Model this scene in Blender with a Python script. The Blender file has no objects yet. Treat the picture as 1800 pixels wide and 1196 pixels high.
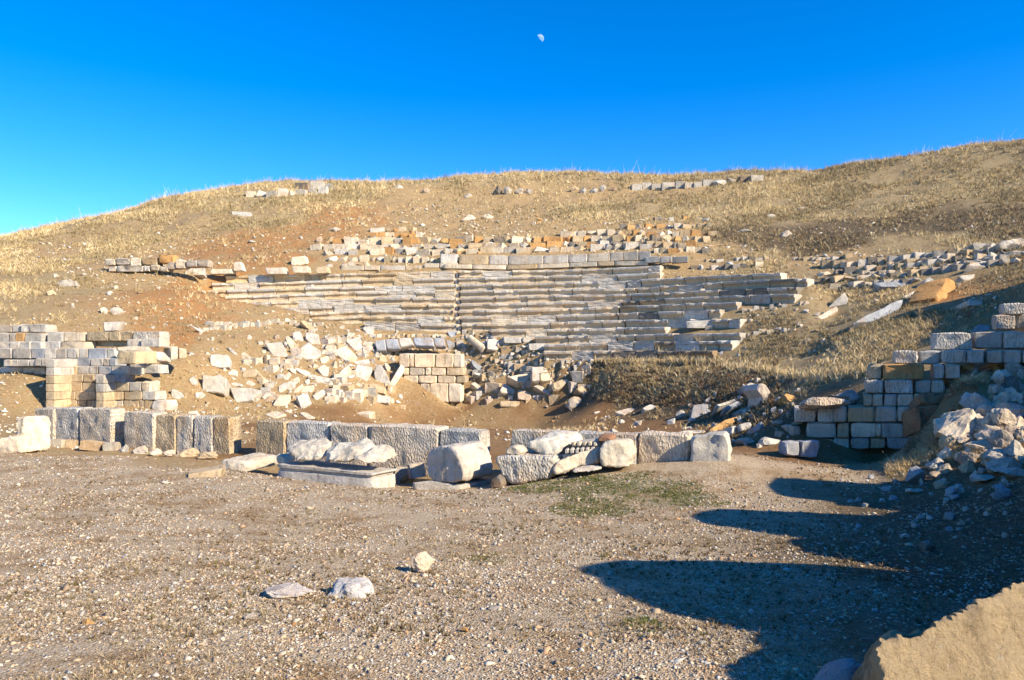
import bpy, math, random
import numpy as np
from mathutils import Vector, Matrix, noise as mnoise

random.seed(7)
rng = np.random.default_rng(11)
S = bpy.context.scene
COL = S.collection

# ------------------------------------------------------------------ camera
F, CX, HY, EYE = 1300.0, 900.0, 612.0, 3.0      # focal length, image centre, horizon (photo pixels), eye height
cam_data = bpy.data.cameras.new('camera')
cam_data.sensor_width = 36.0
cam_data.lens = 36.0 * F / 1800.0
cam_data.shift_y = (HY - 598.0) / 1800.0
cam_data.clip_start = 0.1
cam_data.clip_end = 6000.0
cam = bpy.data.objects.new('camera', cam_data)
cam.location = (0, 0, EYE)
cam.rotation_euler = (math.radians(90), 0, 0)
COL.objects.link(cam)
S.camera = cam

# ------------------------------------------------------------------ sun and sky
SUN_EL = math.radians(31)
SH = (0.83, -0.558)                             # horizontal direction towards the sun
SUN = Vector((SH[0]*math.cos(SUN_EL), SH[1]*math.cos(SUN_EL), math.sin(SUN_EL))).normalized()
ld = bpy.data.lights.new('sun', 'SUN')
ld.energy = 4.9
ld.angle = math.radians(0.53)
ld.color = (1.0, 0.87, 0.67)
lo = bpy.data.objects.new('sun', ld)
lo.rotation_euler = (-SUN).to_track_quat('-Z', 'Y').to_euler()
lo.location = (30, -20, 40)
COL.objects.link(lo)

W = bpy.data.worlds.new('World')
S.world = W
W.use_nodes = True
wn, wl = W.node_tree.nodes, W.node_tree.links
wn.clear()
sky = wn.new('ShaderNodeTexSky')
sky.sky_type = 'NISHITA'
sky.sun_disc = False
sky.sun_elevation = SUN_EL
sky.sun_rotation = math.atan2(SH[0], SH[1])
sky.altitude = 1200
sky.air_density = 1.0
sky.dust_density = 0.2
sky.ozone_density = 3.0
hs = wn.new('ShaderNodeHueSaturation')
hs.inputs['Hue'].default_value = 0.507
hs.inputs['Saturation'].default_value = 1.45
hs.inputs['Value'].default_value = 1.0
bg = wn.new('ShaderNodeBackground')
bg.inputs['Strength'].default_value = 0.132
wo = wn.new('ShaderNodeOutputWorld')
wl.new(sky.outputs[0], hs.inputs['Color'])
tint = wn.new('ShaderNodeMix'); tint.data_type = 'RGBA'; tint.blend_type = 'MULTIPLY'; tint.inputs[0].default_value = 1.0
wl.new(hs.outputs[0], tint.inputs[6]); tint.inputs[7].default_value = (0.80, 0.94, 1.0, 1)
wl.new(tint.outputs[2], bg.inputs['Color'])
wl.new(bg.outputs[0], wo.inputs['Surface'])

S.view_settings.view_transform = 'Standard'
S.view_settings.look = 'None'
S.view_settings.exposure = 0.98
S.view_settings.gamma = 1.0
S.view_settings.use_curve_mapping = False
S.render.engine = 'CYCLES'
S.cycles.max_bounces = 5
S.cycles.diffuse_bounces = 3

# ------------------------------------------------------------------ helpers: pixels to the place
def ray(px, py):
    return np.array([(px-CX)/F, 1.0, -(py-HY)/F])

def unproj(px, py, d):
    return np.array([(px-CX)/F*d, d, EYE-(py-HY)/F*d])

def Z(x0, y0, s, pts):
    return [(x0+x/s, y0+y/s) for x, y in pts]

def hash2(ix, iy, seed):
    h = (ix.astype(np.int64)*374761393 + iy.astype(np.int64)*668265263 + seed*974634777) & 0x7fffffff
    h = ((h ^ (h >> 13)) * 1274126177) & 0x7fffffff
    return ((h ^ (h >> 16)) & 0xffff) / 65535.0

def vnoise(x, y, seed=0):
    x = np.asarray(x, float); y = np.asarray(y, float)
    ix, iy = np.floor(x), np.floor(y)
    fx, fy = x-ix, y-iy
    fx, fy = fx*fx*(3-2*fx), fy*fy*(3-2*fy)
    a = hash2(ix, iy, seed); b = hash2(ix+1, iy, seed)
    c = hash2(ix, iy+1, seed); d = hash2(ix+1, iy+1, seed)
    return (a*(1-fx)+b*fx)*(1-fy) + (c*(1-fx)+d*fx)*fy - 0.5

def fbm(x, y, seed=0, octaves=4):
    t = 0; a = 1.0
    for o in range(octaves):
        t = t + a*vnoise(x*2**o, y*2**o, seed+o*17)
        a *= 0.5
    return t

# ------------------------------------------------------------------ seat rows: where each row's front top edge runs
SPX = np.array([330, 380, 450, 640, 805, 967, 1102, 1258, 1440, 1480.])
SD0 = np.array([44.3, 44.5, 44.7, 44.7, 44.0, 43.0, 41.7, 39.2, 35.5, 34.6])
SY = np.array([
 [485,485,484,480,476,475,470,459,446,443],
 [499,498,497,491,488,485,482,472,462,460],
 [510,510,508,503,500,497,493,484,476,474],
 [522,522,519,512,512,508,507,496,488,486],
 [533,533,531,523,523,519,517,510,503,501],
 [545,545,543,535,535,531,529,520,515,514],
 [556,556,555,545,545,543,538,531,528,527],
 [567,567,566,555,557,555,550,544,541,540],
 [578,578,577,566,570,567,562,561,556,555],
 [590,590,589,580,580,579,576,573,570,570],
 [600,600,600,593,592,591,588,586,584,584],
 [610,610,610,606,605,605,601,599,598,598],
 [620,620,620,618,618,618,617,616,616,616.]])
ROW = 0.72
def seat_d(k, px): return np.interp(px, SPX, SD0) - ROW*k
def seat_y(k, px):
    k = np.clip(k, 0, 12); k0 = int(math.floor(k)); k1 = min(12, k0+1); f = k-k0
    return np.interp(px, SPX, SY[k0])*(1-f)+np.interp(px, SPX, SY[k1])*f
def seat_pt(k, px): return unproj(px, seat_y(k, px), seat_d(k, px))
SL = [396,372,366,395,397,432,545,573,640,862,940,955,955]
SR = [1160,1160,1372,1418,1400,1395,1295,1265,1300,1170,1300,1285,1252]

# ------------------------------------------------------------------ terrain
# (photo column, photo row, distance, kind)  kinds: g gravel, o orchestra soil, e tan earth, r red earth, s straw, d dark scrub, darkened for shade in places
CP = [
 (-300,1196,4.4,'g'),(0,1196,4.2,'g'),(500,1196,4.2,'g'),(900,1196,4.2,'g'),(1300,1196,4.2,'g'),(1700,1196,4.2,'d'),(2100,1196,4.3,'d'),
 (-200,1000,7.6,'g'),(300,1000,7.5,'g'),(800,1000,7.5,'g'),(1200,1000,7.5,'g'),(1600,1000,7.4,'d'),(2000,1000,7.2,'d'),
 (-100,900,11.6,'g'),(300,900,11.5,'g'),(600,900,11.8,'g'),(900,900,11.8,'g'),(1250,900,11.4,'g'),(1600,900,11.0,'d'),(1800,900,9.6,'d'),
 (0,830,15.6,'g'),(200,830,15.7,'g'),(400,842,15.0,'g'),(600,860,14.3,'g'),(800,872,13.8,'g'),(1000,850,14.2,'g'),(1150,838,14.3,'g'),(1300,835,14.0,'g'),
 (0,790,19.6,'g'),(200,806,17.7,'g'),(400,828,16.2,'g'),(520,846,15.4,'g'),(690,862,15.0,'g'),(860,862,14.9,'g'),(1000,840,15.0,'g'),(1150,828,14.6,'g'),(1290,815,14.4,'g'),
 (100,786,21.2,'e'),(140,795,20.6,'e'),(220,800,19.9,'e'),(300,806,19.3,'e'),(370,813,18.6,'e'),(480,828,17.9,'e'),(640,846,17.2,'e'),(720,850,16.7,'e'),(860,848,16.1,'e'),(180,783,22.0,'e'),(330,800,20.4,'e'),
 (0,770,22.5,'e'),(0,735,25.5,'e'),(-150,735,26,'e'),(60,715,27.2,'e'),
 (140,745,24.0,'e'),(300,760,22.5,'e'),(430,790,20.2,'o'),(650,800,19.4,'o'),(860,810,18.6,'o'),(1000,800,18.6,'o'),(1200,780,19.2,'o'),(1310,790,17.6,'o'),
 (430,745,26.0,'o'),(650,750,25.4,'o'),(860,755,25.0,'o'),(1100,755,24.4,'o'),(1210,755,23.0,'o'),
 (330,722,27.8,'e'),(430,728,29.3,'e'),(600,725,31.0,'o'),(720,718,34.2,'o'),(800,715,35.0,'o'),(950,714,33.8,'o'),(1060,722,30.2,'o'),(1150,735,27.2,'o'),
 (-150,660,29,'e'),(0,668,28.6,'e'),(40,676,28.2,'e'),(290,722,27.2,'e'),(110,722,27.4,'e'),
 (0,630,31.0,'e'),(100,622,31.2,'e'),(200,640,30.4,'e'),(290,660,29.8,'e'),(330,640,31.0,'e'),
 (-200,560,33,'s'),(0,566,33.5,'s'),(100,572,33.2,'e'),(200,578,33.4,'e'),(290,598,33.0,'r'),(330,580,34.8,'r'),
 (-250,500,40,'s'),(0,500,40,'s'),(120,505,40,'s'),(220,490,42,'e'),(330,520,39.4,'r'),(300,480,43.4,'e'),
 (-250,455,50,'s'),(0,455,50,'s'),(90,445,52,'e'),(200,440,52,'s'),(300,440,52,'e'),(380,440,51,'r'),
 (-300,460,62,'s'),(0,430,66,'s'),(100,397,67,'s'),(200,382,68,'s'),(300,346,70,'s'),
 (400,690,31.0,'e'),(400,650,32.2,'e'),(400,610,33.6,'e'),(400,575,36.2,'e'),(350,560,37.2,'r'),(360,500,43.0,'r'),
 (500,700,31.4,'e'),(500,650,33.2,'e'),(500,600,35.6,'e'),(500,566,38.6,'e'),
 (600,690,32.6,'e'),(600,650,34.2,'e'),(600,600,36.8,'e'),
 (680,700,33.8,'e'),(690,650,35.8,'e'),(700,615,37.4,'e'),(760,612,37.6,'e'),(820,612,37.5,'e'),
 (700,668,35.0,'e'),(709,679,34.8,'e'),(718,690,34.6,'e'),(732,704,34.4,'o'),(690,690,34.2,'e'),(820,700,35.8,'e'),
 (860,690,35.2,'e'),(860,650,36.2,'e'),(900,620,36.6,'e'),
 (940,690,34.4,'e'),(950,660,35.0,'e'),(940,630,35.8,'e'),
 (1030,700,32.4,'d'),(1030,660,33.6,'d'),(1030,640,34.2,'s'),
 (1100,708,30.4,'d'),(1100,680,31.0,'d'),(1100,648,31.8,'s'),(1100,636,33.2,'s'),
 (1200,712,27.6,'d'),(1200,680,28.6,'d'),(1210,648,30.0,'s'),(1210,640,31.6,'s'),
 (1290,735,24.0,'d'),(1290,690,25.6,'d'),(1290,655,27.4,'s'),(1290,640,29.4,'s'),
 (1340,770,20.4,'o'),(1350,735,21.4,'d'),(1360,700,22.6,'d'),(1380,670,24.0,'s'),
 (1400,640,26.2,'s'),(1400,600,29.6,'s'),(1340,610,31.0,'s'),(1400,560,32.6,'s'),(1340,560,34.4,'e'),(1440,540,33.0,'s'),(1430,510,35.0,'s'),
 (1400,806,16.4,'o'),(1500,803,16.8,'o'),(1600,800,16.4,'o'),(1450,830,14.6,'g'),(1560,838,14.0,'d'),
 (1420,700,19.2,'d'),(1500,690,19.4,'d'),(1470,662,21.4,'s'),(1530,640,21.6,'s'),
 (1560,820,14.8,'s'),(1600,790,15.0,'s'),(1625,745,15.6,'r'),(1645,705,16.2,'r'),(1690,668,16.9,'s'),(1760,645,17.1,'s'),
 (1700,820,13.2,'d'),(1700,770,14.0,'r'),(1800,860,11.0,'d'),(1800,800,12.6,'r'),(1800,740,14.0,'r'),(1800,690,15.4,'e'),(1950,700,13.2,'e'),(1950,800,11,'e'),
 (1550,655,19.4,'s'),(1600,632,19.8,'s'),(1660,606,20.2,'s'),(1740,580,20.6,'s'),(1850,548,20.8,'r'),
 (1500,600,25.4,'s'),(1600,570,24.6,'s'),(1700,560,23.0,'r'),(1550,540,29.0,'s'),(1660,520,28.2,'r'),(1780,510,25.4,'r'),(1900,470,25,'s'),
 (1480,490,35.2,'s'),(1600,478,33.6,'s'),(1700,460,32.6,'s'),(1800,445,30.8,'s'),(1900,420,30,'s'),
 (1450,462,38.6,'e'),(1600,446,37.0,'s'),(1700,432,36.4,'s'),(1800,412,35.0,'d'),(1900,395,34,'d'),
 (1240,462,42.0,'e'),(1340,460,40.4,'s'),(1400,440,43.0,'d'),(1400,380,53.0,'s'),(1400,340,60,'s'),(1400,299,68,'s'),
 (1600,400,43,'d'),(1500,412,42.5,'d'),(1680,392,42.5,'d'),(1330,435,43.5,'d'),(1600,350,51,'s'),(1600,319,57,'s'),(1600,276,62,'s'),  # dark kind here covers scrub and the shadow lying on it
 (1800,380,41,'d'),(1800,330,48,'s'),(1800,290,53,'s'),(1800,246,58,'s'),(2100,380,37,'d'),(2100,190,52,'s'),
 (500,460,47.0,'r'),(600,452,48.0,'e'),(700,452,48.0,'e'),(800,447,46.8,'e'),(900,444,46.2,'e'),(1000,443,45.6,'e'),(1100,441,44.4,'e'),(1200,446,43.0,'e'),
 (450,420,52.4,'r'),(600,420,53,'r'),(700,415,53.6,'e'),(850,415,52.4,'e'),(1000,412,51.2,'e'),(1150,405,50.2,'e'),(1260,415,47.6,'d'),
 (450,385,58,'s'),(600,385,59,'r'),(750,385,59.4,'e'),(900,380,59.4,'e'),(1050,372,59.2,'s'),(1200,370,57.0,'s'),(1300,370,54.6,'s'),
 (400,350,67,'s'),(500,345,68,'s'),(600,346,69,'s'),(750,342,69,'e'),(900,343,68,'e'),(1050,340,67.5,'e'),(1200,330,67,'e'),(1300,325,65,'s'),
 (400,331,72,'s'),(500,324,74,'s'),(600,319,75,'s'),(700,319,76,'s'),(800,313,76,'s'),(900,308,76,'s'),(1000,304,76,'s'),(1100,310,75,'s'),(1200,309,73,'s'),(1300,303,71,'s'),
 (1500,295,65,'s'),(1700,262,60,'s'),
]
cp_w = np.array([unproj(a, b, c) for a, b, c, _ in CP])
cp_k = [k for *_, k in CP]
EXTRA = [(0,0,1.3),(-8,0,1.3),(9,1,1.5),(0,-20,1.2),(-30,-20,1),(30,-20,1.6),(-40,10,0.6),(14,6,1.6),(14.5,14.5,4.6),(17.5,15.5,6.2),(22,17,8.0),(16.5,18.5,6.4),(34,22,10),(20,23,8.5),(28,12,7),(42,35,13),(-45,40,5),(-60,60,8),(60,50,20)]
for px, py, d in [(-300,452,62),(0,430,66),(200,382,68),(400,331,72),(600,319,75),(800,313,76),(1000,304,76),(1200,309,73),(1400,299,68),(1600,273,62),(1800,246,58),(2100,190,52)]:
    p = unproj(px, py, d)
    for extra, dz in ((7, -0.5), (20, -3.0), (45, -7.0)):
        q = p*1.0; q[:2] *= (d+extra)/d; q[2] = p[2]+dz
        EXTRA.append(tuple(q))
ctrl = np.vstack([cp_w, np.array(EXTRA)])

def kern(r2): return np.sqrt(r2+1.0)
cx_, cy_ = ctrl[:, 0], ctrl[:, 1]
A = kern((cx_[:, None]-cx_)**2+(cy_[:, None]-cy_)**2)
n_ = len(ctrl)
P = np.c_[np.ones(n_), cx_, cy_]
M_ = np.zeros((n_+3, n_+3))
M_[:n_, :n_] = A - 0.02*np.eye(n_)
M_[:n_, n_:] = P
M_[n_:, :n_] = P.T
sol = np.linalg.solve(M_, np.r_[ctrl[:, 2], 0, 0, 0])
_res = (A@sol[:n_]+P@sol[n_:])-ctrl[:, 2]

GX0, GX1, GY0, GY1, GS = -84.0, 84.0, -10.0, 130.0, 0.25
gx = np.arange(GX0, GX1+GS, GS); gy = np.arange(GY0, GY1+GS, GS)
HT = np.empty((len(gy), len(gx)))
for j, yv in enumerate(gy):
    r2 = (gx[:, None]-cx_)**2+(yv-cy_)**2
    HT[j] = kern(r2)@sol[:n_] + sol[n_]+sol[n_+1]*gx+sol[n_+2]*yv
XX, YY = np.meshgrid(gx, gy)
# unevenness: small near the eye, lumpier on the hill
amp = np.clip((YY-22)/40, 0, 1)
HT += fbm(XX/5.0, YY/5.0, 3, 4)*(0.05+0.42*amp) + vnoise(XX/0.8, YY/0.8, 9)*(0.02+0.14*amp)

# ground under the seat rows lies below them
def seat_target(px, y):
    k = (np.interp(px, SPX, SD0)-y)/ROW
    return k
pxg = CX+F*XX/np.maximum(YY, 1.0)
kg = (np.interp(pxg, SPX, SD0)-YY)/ROW
zone = (YY > 25) & (YY < 47) & (kg > -0.9) & (kg < 12.6) & (pxg > 350) & (pxg < 1460)
jj, ii = np.nonzero(zone)
for j, i in zip(jj, ii):
    k = kg[j, i]; p = pxg[j, i]; kk = int(min(12, max(0, round(k))))
    a = (p-SL[kk])/50.0+1.0; b = (1445-p)/50.0+0.5 if kk >= 2 else (SR[kk]-p)/50.0+0.8
    w = min(1.0, max(0.0, a))*min(1.0, max(0.0, b))
    if w <= 0: continue
    kc = min(12, max(0, k))
    zt = EYE-(seat_y(kc, p)-HY)/F*seat_d(kc, p) - 0.47
    if k < 0: zt = min(HT[j, i], zt+0.4*(-k)) if k < -0.6 else zt
    HT[j, i] = HT[j, i]*(1-w)+zt*w

def terr(x, y):
    x = np.asarray(x, float); y = np.asarray(y, float)
    u = np.clip((x-GX0)/GS, 0, len(gx)-1.001); v = np.clip((y-GY0)/GS, 0, len(gy)-1.001)
    i = u.astype(int); j = v.astype(int); fu = u-i; fv = v-j
    return (HT[j, i]*(1-fu)+HT[j, i+1]*fu)*(1-fv)+(HT[j+1, i]*(1-fu)+HT[j+1, i+1]*fu)*fv

DS = np.arange(3.0, 110.0, 0.06)
def at_d(px, py, dmin=3.0):
    """distance at which the view ray through a photo pixel first meets the ground"""
    d = DS[DS >= dmin]
    zr = EYE-(py-HY)/F*d
    hit = np.nonzero(terr((px-CX)/F*d, d) >= zr)[0]
    return float(d[hit[0]]) if len(hit) else 70.0
def at(px, py, dmin=3.0):
    d = at_d(px, py, dmin)
    return unproj(px, py, d)

# kind weights on the ground
KN = ['g', 'o', 'e', 'r', 's', 'd']
kx, ky = cp_w[:, 0], cp_w[:, 1]
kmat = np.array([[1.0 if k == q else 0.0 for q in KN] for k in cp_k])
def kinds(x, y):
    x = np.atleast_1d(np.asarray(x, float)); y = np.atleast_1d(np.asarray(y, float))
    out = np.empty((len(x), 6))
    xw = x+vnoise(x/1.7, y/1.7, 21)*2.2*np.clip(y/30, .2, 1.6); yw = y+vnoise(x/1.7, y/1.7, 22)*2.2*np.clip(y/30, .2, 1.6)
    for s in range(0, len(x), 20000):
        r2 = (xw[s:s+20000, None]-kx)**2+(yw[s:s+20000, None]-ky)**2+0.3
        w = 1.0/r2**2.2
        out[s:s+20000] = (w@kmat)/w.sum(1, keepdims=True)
    return out

# ------------------------------------------------------------------ mesh helpers
def tag(o, label=None, cat=None, group=None, kind=None):
    if label: o['label'] = label
    if cat: o['category'] = cat
    if group: o['group'] = group
    if kind or cat: o['kind'] = kind or 'thing'
    return o

def link(o, parent=None):
    COL.objects.link(o)
    if parent is not None: o.parent = parent
    return o

def empty(name, loc, label, cat, group=None):
    o = bpy.data.objects.new(name, None)
    o.empty_display_size = 0.2
    o.location = loc
    tag(o, label, cat, group)
    return link(o)

def mesh_arrays(name, v, tris, cols=None, mat=None, smooth=False):
    v = np.ascontiguousarray(v, np.float32); tris = np.ascontiguousarray(tris, np.int32)
    m = bpy.data.meshes.new(name)
    m.vertices.add(len(v)); m.vertices.foreach_set('co', v.ravel())
    k = tris.shape[1]
    m.loops.add(tris.size); m.loops.foreach_set('vertex_index', tris.ravel())
    m.polygons.add(len(tris))
    m.polygons.foreach_set('loop_start', np.arange(0, tris.size, k, dtype=np.int32))
    m.polygons.foreach_set('loop_total', np.full(len(tris), k, np.int32))
    if smooth: m.polygons.foreach_set('use_smooth', np.ones(len(tris), bool))
    m.update(calc_edges=True)
    if cols is not None:
        a = m.color_attributes.new('tone', 'FLOAT_COLOR', 'POINT')
        c = np.ones((len(v), 4), np.float32); c[:, :cols.shape[1]] = cols
        a.data.foreach_set('color', c.ravel())
    if mat: m.materials.append(mat)
    return m

# ------------------------------------------------------------------ materials
def mat_new(name):
    m = bpy.data.materials.new(name); m.use_nodes = True
    nt = m.node_tree; b = nt.nodes['Principled BSDF']
    b.inputs['Roughness'].default_value = 0.92
    b.inputs['Specular IOR Level'].default_value = 0.15
    return m, nt, b
def nd(nt, t, **kw):
    n = nt.nodes.new(t)
    for k, v in kw.items():
        if hasattr(n, k) and k not in ('Scale',): setattr(n, k, v)
        else: n.inputs[k].default_value = v
    return n
def ramp(nt, fac, stops):
    r = nt.nodes.new('ShaderNodeValToRGB')
    e = r.color_ramp.elements
    while len(e) < len(stops): e.new(0.5)
    for el, (p, c) in zip(e, stops):
        el.position = p; el.color = (*c, 1) if len(c) == 3 else c
    nt.links.new(fac, r.inputs[0])
    return r.outputs[0]
def mix(nt, a, b, fac, mode='MIX'):
    m = nt.nodes.new('ShaderNodeMix'); m.data_type = 'RGBA'; m.blend_type = mode
    for val, sock in ((fac, m.inputs[0]), (a, m.inputs[6]), (b, m.inputs[7])):
        if isinstance(val, (int, float)): sock.default_value = val
        elif isinstance(val, tuple): sock.default_value = (*val, 1)
        else: nt.links.new(val, sock)
    return m.outputs[2]
def math_(nt, op, a, b=None):
    m = nt.nodes.new('ShaderNodeMath'); m.operation = op
    for val, sock in ((a, m.inputs[0]), (b, m.inputs[1])):
        if val is None: continue
        if isinstance(val, (int, float)): sock.default_value = val
        else: nt.links.new(val, sock)
    return m.outputs[0]
def tex_noise(nt, vec, scale, detail=4, rough=0.6, dist=0.0):
    n = nt.nodes.new('ShaderNodeTexNoise')
    n.inputs['Scale'].default_value = scale; n.inputs['Detail'].default_value = detail
    n.inputs['Roughness'].default_value = rough; n.inputs['Distortion'].default_value = dist
    nt.links.new(vec, n.inputs['Vector'])
    return n.outputs['Fac']
def tex_vor(nt, vec, scale, out='Distance', feature='F1', rnd=1.0):
    n = nt.nodes.new('ShaderNodeTexVoronoi'); n.feature = feature
    n.inputs['Scale'].default_value = scale
    n.inputs['Randomness'].default_value = rnd
    nt.links.new(vec, n.inputs['Vector'])
    return n.outputs[out]
def bump(nt, b, height, strength, dist):
    n = nt.nodes.new('ShaderNodeBump')
    n.inputs['Strength'].default_value = strength; n.inputs['Distance'].default_value = dist
    nt.links.new(height, n.inputs['Height'])
    nt.links.new(n.outputs[0], b.inputs['Normal'])

def stone_material(name, warm=0.35, chisel=0.0, pit=1.0, lichen=0.5, tint=0.0, near=0.0):
    m, nt, b = mat_new(name)
    tc = nt.nodes.new('ShaderNodeTexCoord'); oi = nt.nodes.new('ShaderNodeObjectInfo')
    off = nt.nodes.new('ShaderNodeVectorMath'); off.operation = 'MULTIPLY_ADD'
    cmb = nt.nodes.new('ShaderNodeCombineXYZ')
    for i in range(3): nt.links.new(oi.outputs['Random'], cmb.inputs[i])
    nt.links.new(cmb.outputs[0], off.inputs[0]); off.inputs[1].default_value = (37, 61, 23)
    pos = nt.nodes.new('ShaderNodeNewGeometry'); nt.links.new(pos.outputs['Position'], off.inputs[2])
    v = off.outputs[0]
    base = oi.outputs['Color']
    n1 = tex_noise(nt, v, 2.2, 5, 0.65)
    n2 = tex_noise(nt, v, 8.0, 9, 0.72)
    n3 = tex_noise(nt, v, 1.3, 3, 0.5, 0.4)
    c = mix(nt, base, (1.35, 1.3, 1.2), ramp(nt, n2, [(0.35, (0.05,)*3), (0.7, (0.55,)*3)]), 'MULTIPLY')
    c = mix(nt, c, (0.70, 0.69, 0.68), ramp(nt, n1, [(0.38, (0.75,)*3), (0.62, (0.0,)*3)]), 'MULTIPLY')
    warmf = ramp(nt, n3, [(0.5, (0, 0, 0)), (0.68, (warm,)*3)])
    c = mix(nt, c, (0.50, 0.29, 0.12), warmf)
    spots = tex_noise(nt, v, 22, 3, 0.8)
    c = mix(nt, c, (0.35, 0.34, 0.33), ramp(nt, spots, [(0.56, (0, 0, 0)), (0.68, (lichen,)*3)]), 'MULTIPLY')
    lt = tex_noise(nt, v, 14, 4, 0.75)
    c = mix(nt, c, (0.70, 0.67, 0.60), ramp(nt, lt, [(0.60, (0, 0, 0)), (0.74, (0.45,)*3)]))
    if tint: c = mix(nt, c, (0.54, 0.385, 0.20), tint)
    ms_ = nt.nodes.new('ShaderNodeMapping'); ms_.inputs['Scale'].default_value = (5.0, 5.0, 0.8); nt.links.new(v, ms_.inputs[0])
    stn = tex_noise(nt, ms_.outputs[0], 1.6, 4, 0.7)
    c = mix(nt, c, (0.55, 0.54, 0.55), ramp(nt, stn, [(0.52, (0, 0, 0)), (0.70, (0.85,)*3)]), 'MULTIPLY')
    nt.links.new(c, b.inputs['Base Color'])
    h = math_(nt, 'ADD', math_(nt, 'MULTIPLY', n2, 0.8), math_(nt, 'MULTIPLY', n1, 1.2))
    if chisel:
        mp = nt.nodes.new('ShaderNodeMapping'); mp.inputs['Scale'].default_value = (1.3, 1.0, 0.75)
        mp.inputs['Rotation'].default_value = (0.2, 0.6, 0.3)
        nt.links.new(v, mp.inputs[0])
        wv = tex_vor(nt, mp.outputs[0], 19.0, 'Distance', 'F1')
        h = math_(nt, 'ADD', h, math_(nt, 'MULTIPLY', wv, chisel*1.9))
        fine = tex_noise(nt, mp.outputs[0], 24, 3, 0.7)
        h = math_(nt, 'ADD', h, math_(nt, 'MULTIPLY', fine, chisel*1.3))
    else:
        pass
        h = math_(nt, 'ADD', h, math_(nt, 'MULTIPLY', tex_noise(nt, v, 30, 6, 0.8), 0.35*pit))
    if near:
        f1 = tex_noise(nt, v, 26, 9, 0.78); f2 = tex_vor(nt, v, 17, 'Distance'); f3 = tex_noise(nt, v, 90, 4, 0.8)
        h = math_(nt, 'ADD', math_(nt, 'MULTIPLY', h, 0.5), math_(nt, 'ADD', math_(nt, 'MULTIPLY', f1, 1.1), math_(nt, 'ADD', math_(nt, 'MULTIPLY', f3, .35), math_(nt, 'MULTIPLY', f2, -.25))))
        c2 = mix(nt, c, (0.62, 0.57, 0.50), ramp(nt, f1, [(0.32, (.85,)*3), (0.5, (0, 0, 0))]), 'MULTIPLY')
        c2 = mix(nt, c2, (0.60, 0.54, 0.43), ramp(nt, f3, [(0.56, (0, 0, 0)), (0.72, (.55,)*3)]))
        nt.links.new(c2, b.inputs['Base Color'])
    bump(nt, b, h, 0.85, 0.11 if near else 0.045)
    return m

M_STONE = stone_material('weathered_limestone')
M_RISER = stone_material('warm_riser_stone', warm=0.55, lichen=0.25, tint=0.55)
M_CHISEL = stone_material('chiselled_limestone', warm=0.4, chisel=0.55)
M_MARBLE = stone_material('white_marble', warm=0.18, lichen=0.12, pit=0.6)
M_ROCK = stone_material('rough_rock', warm=0.45, lichen=0.7, pit=2.0)

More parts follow.
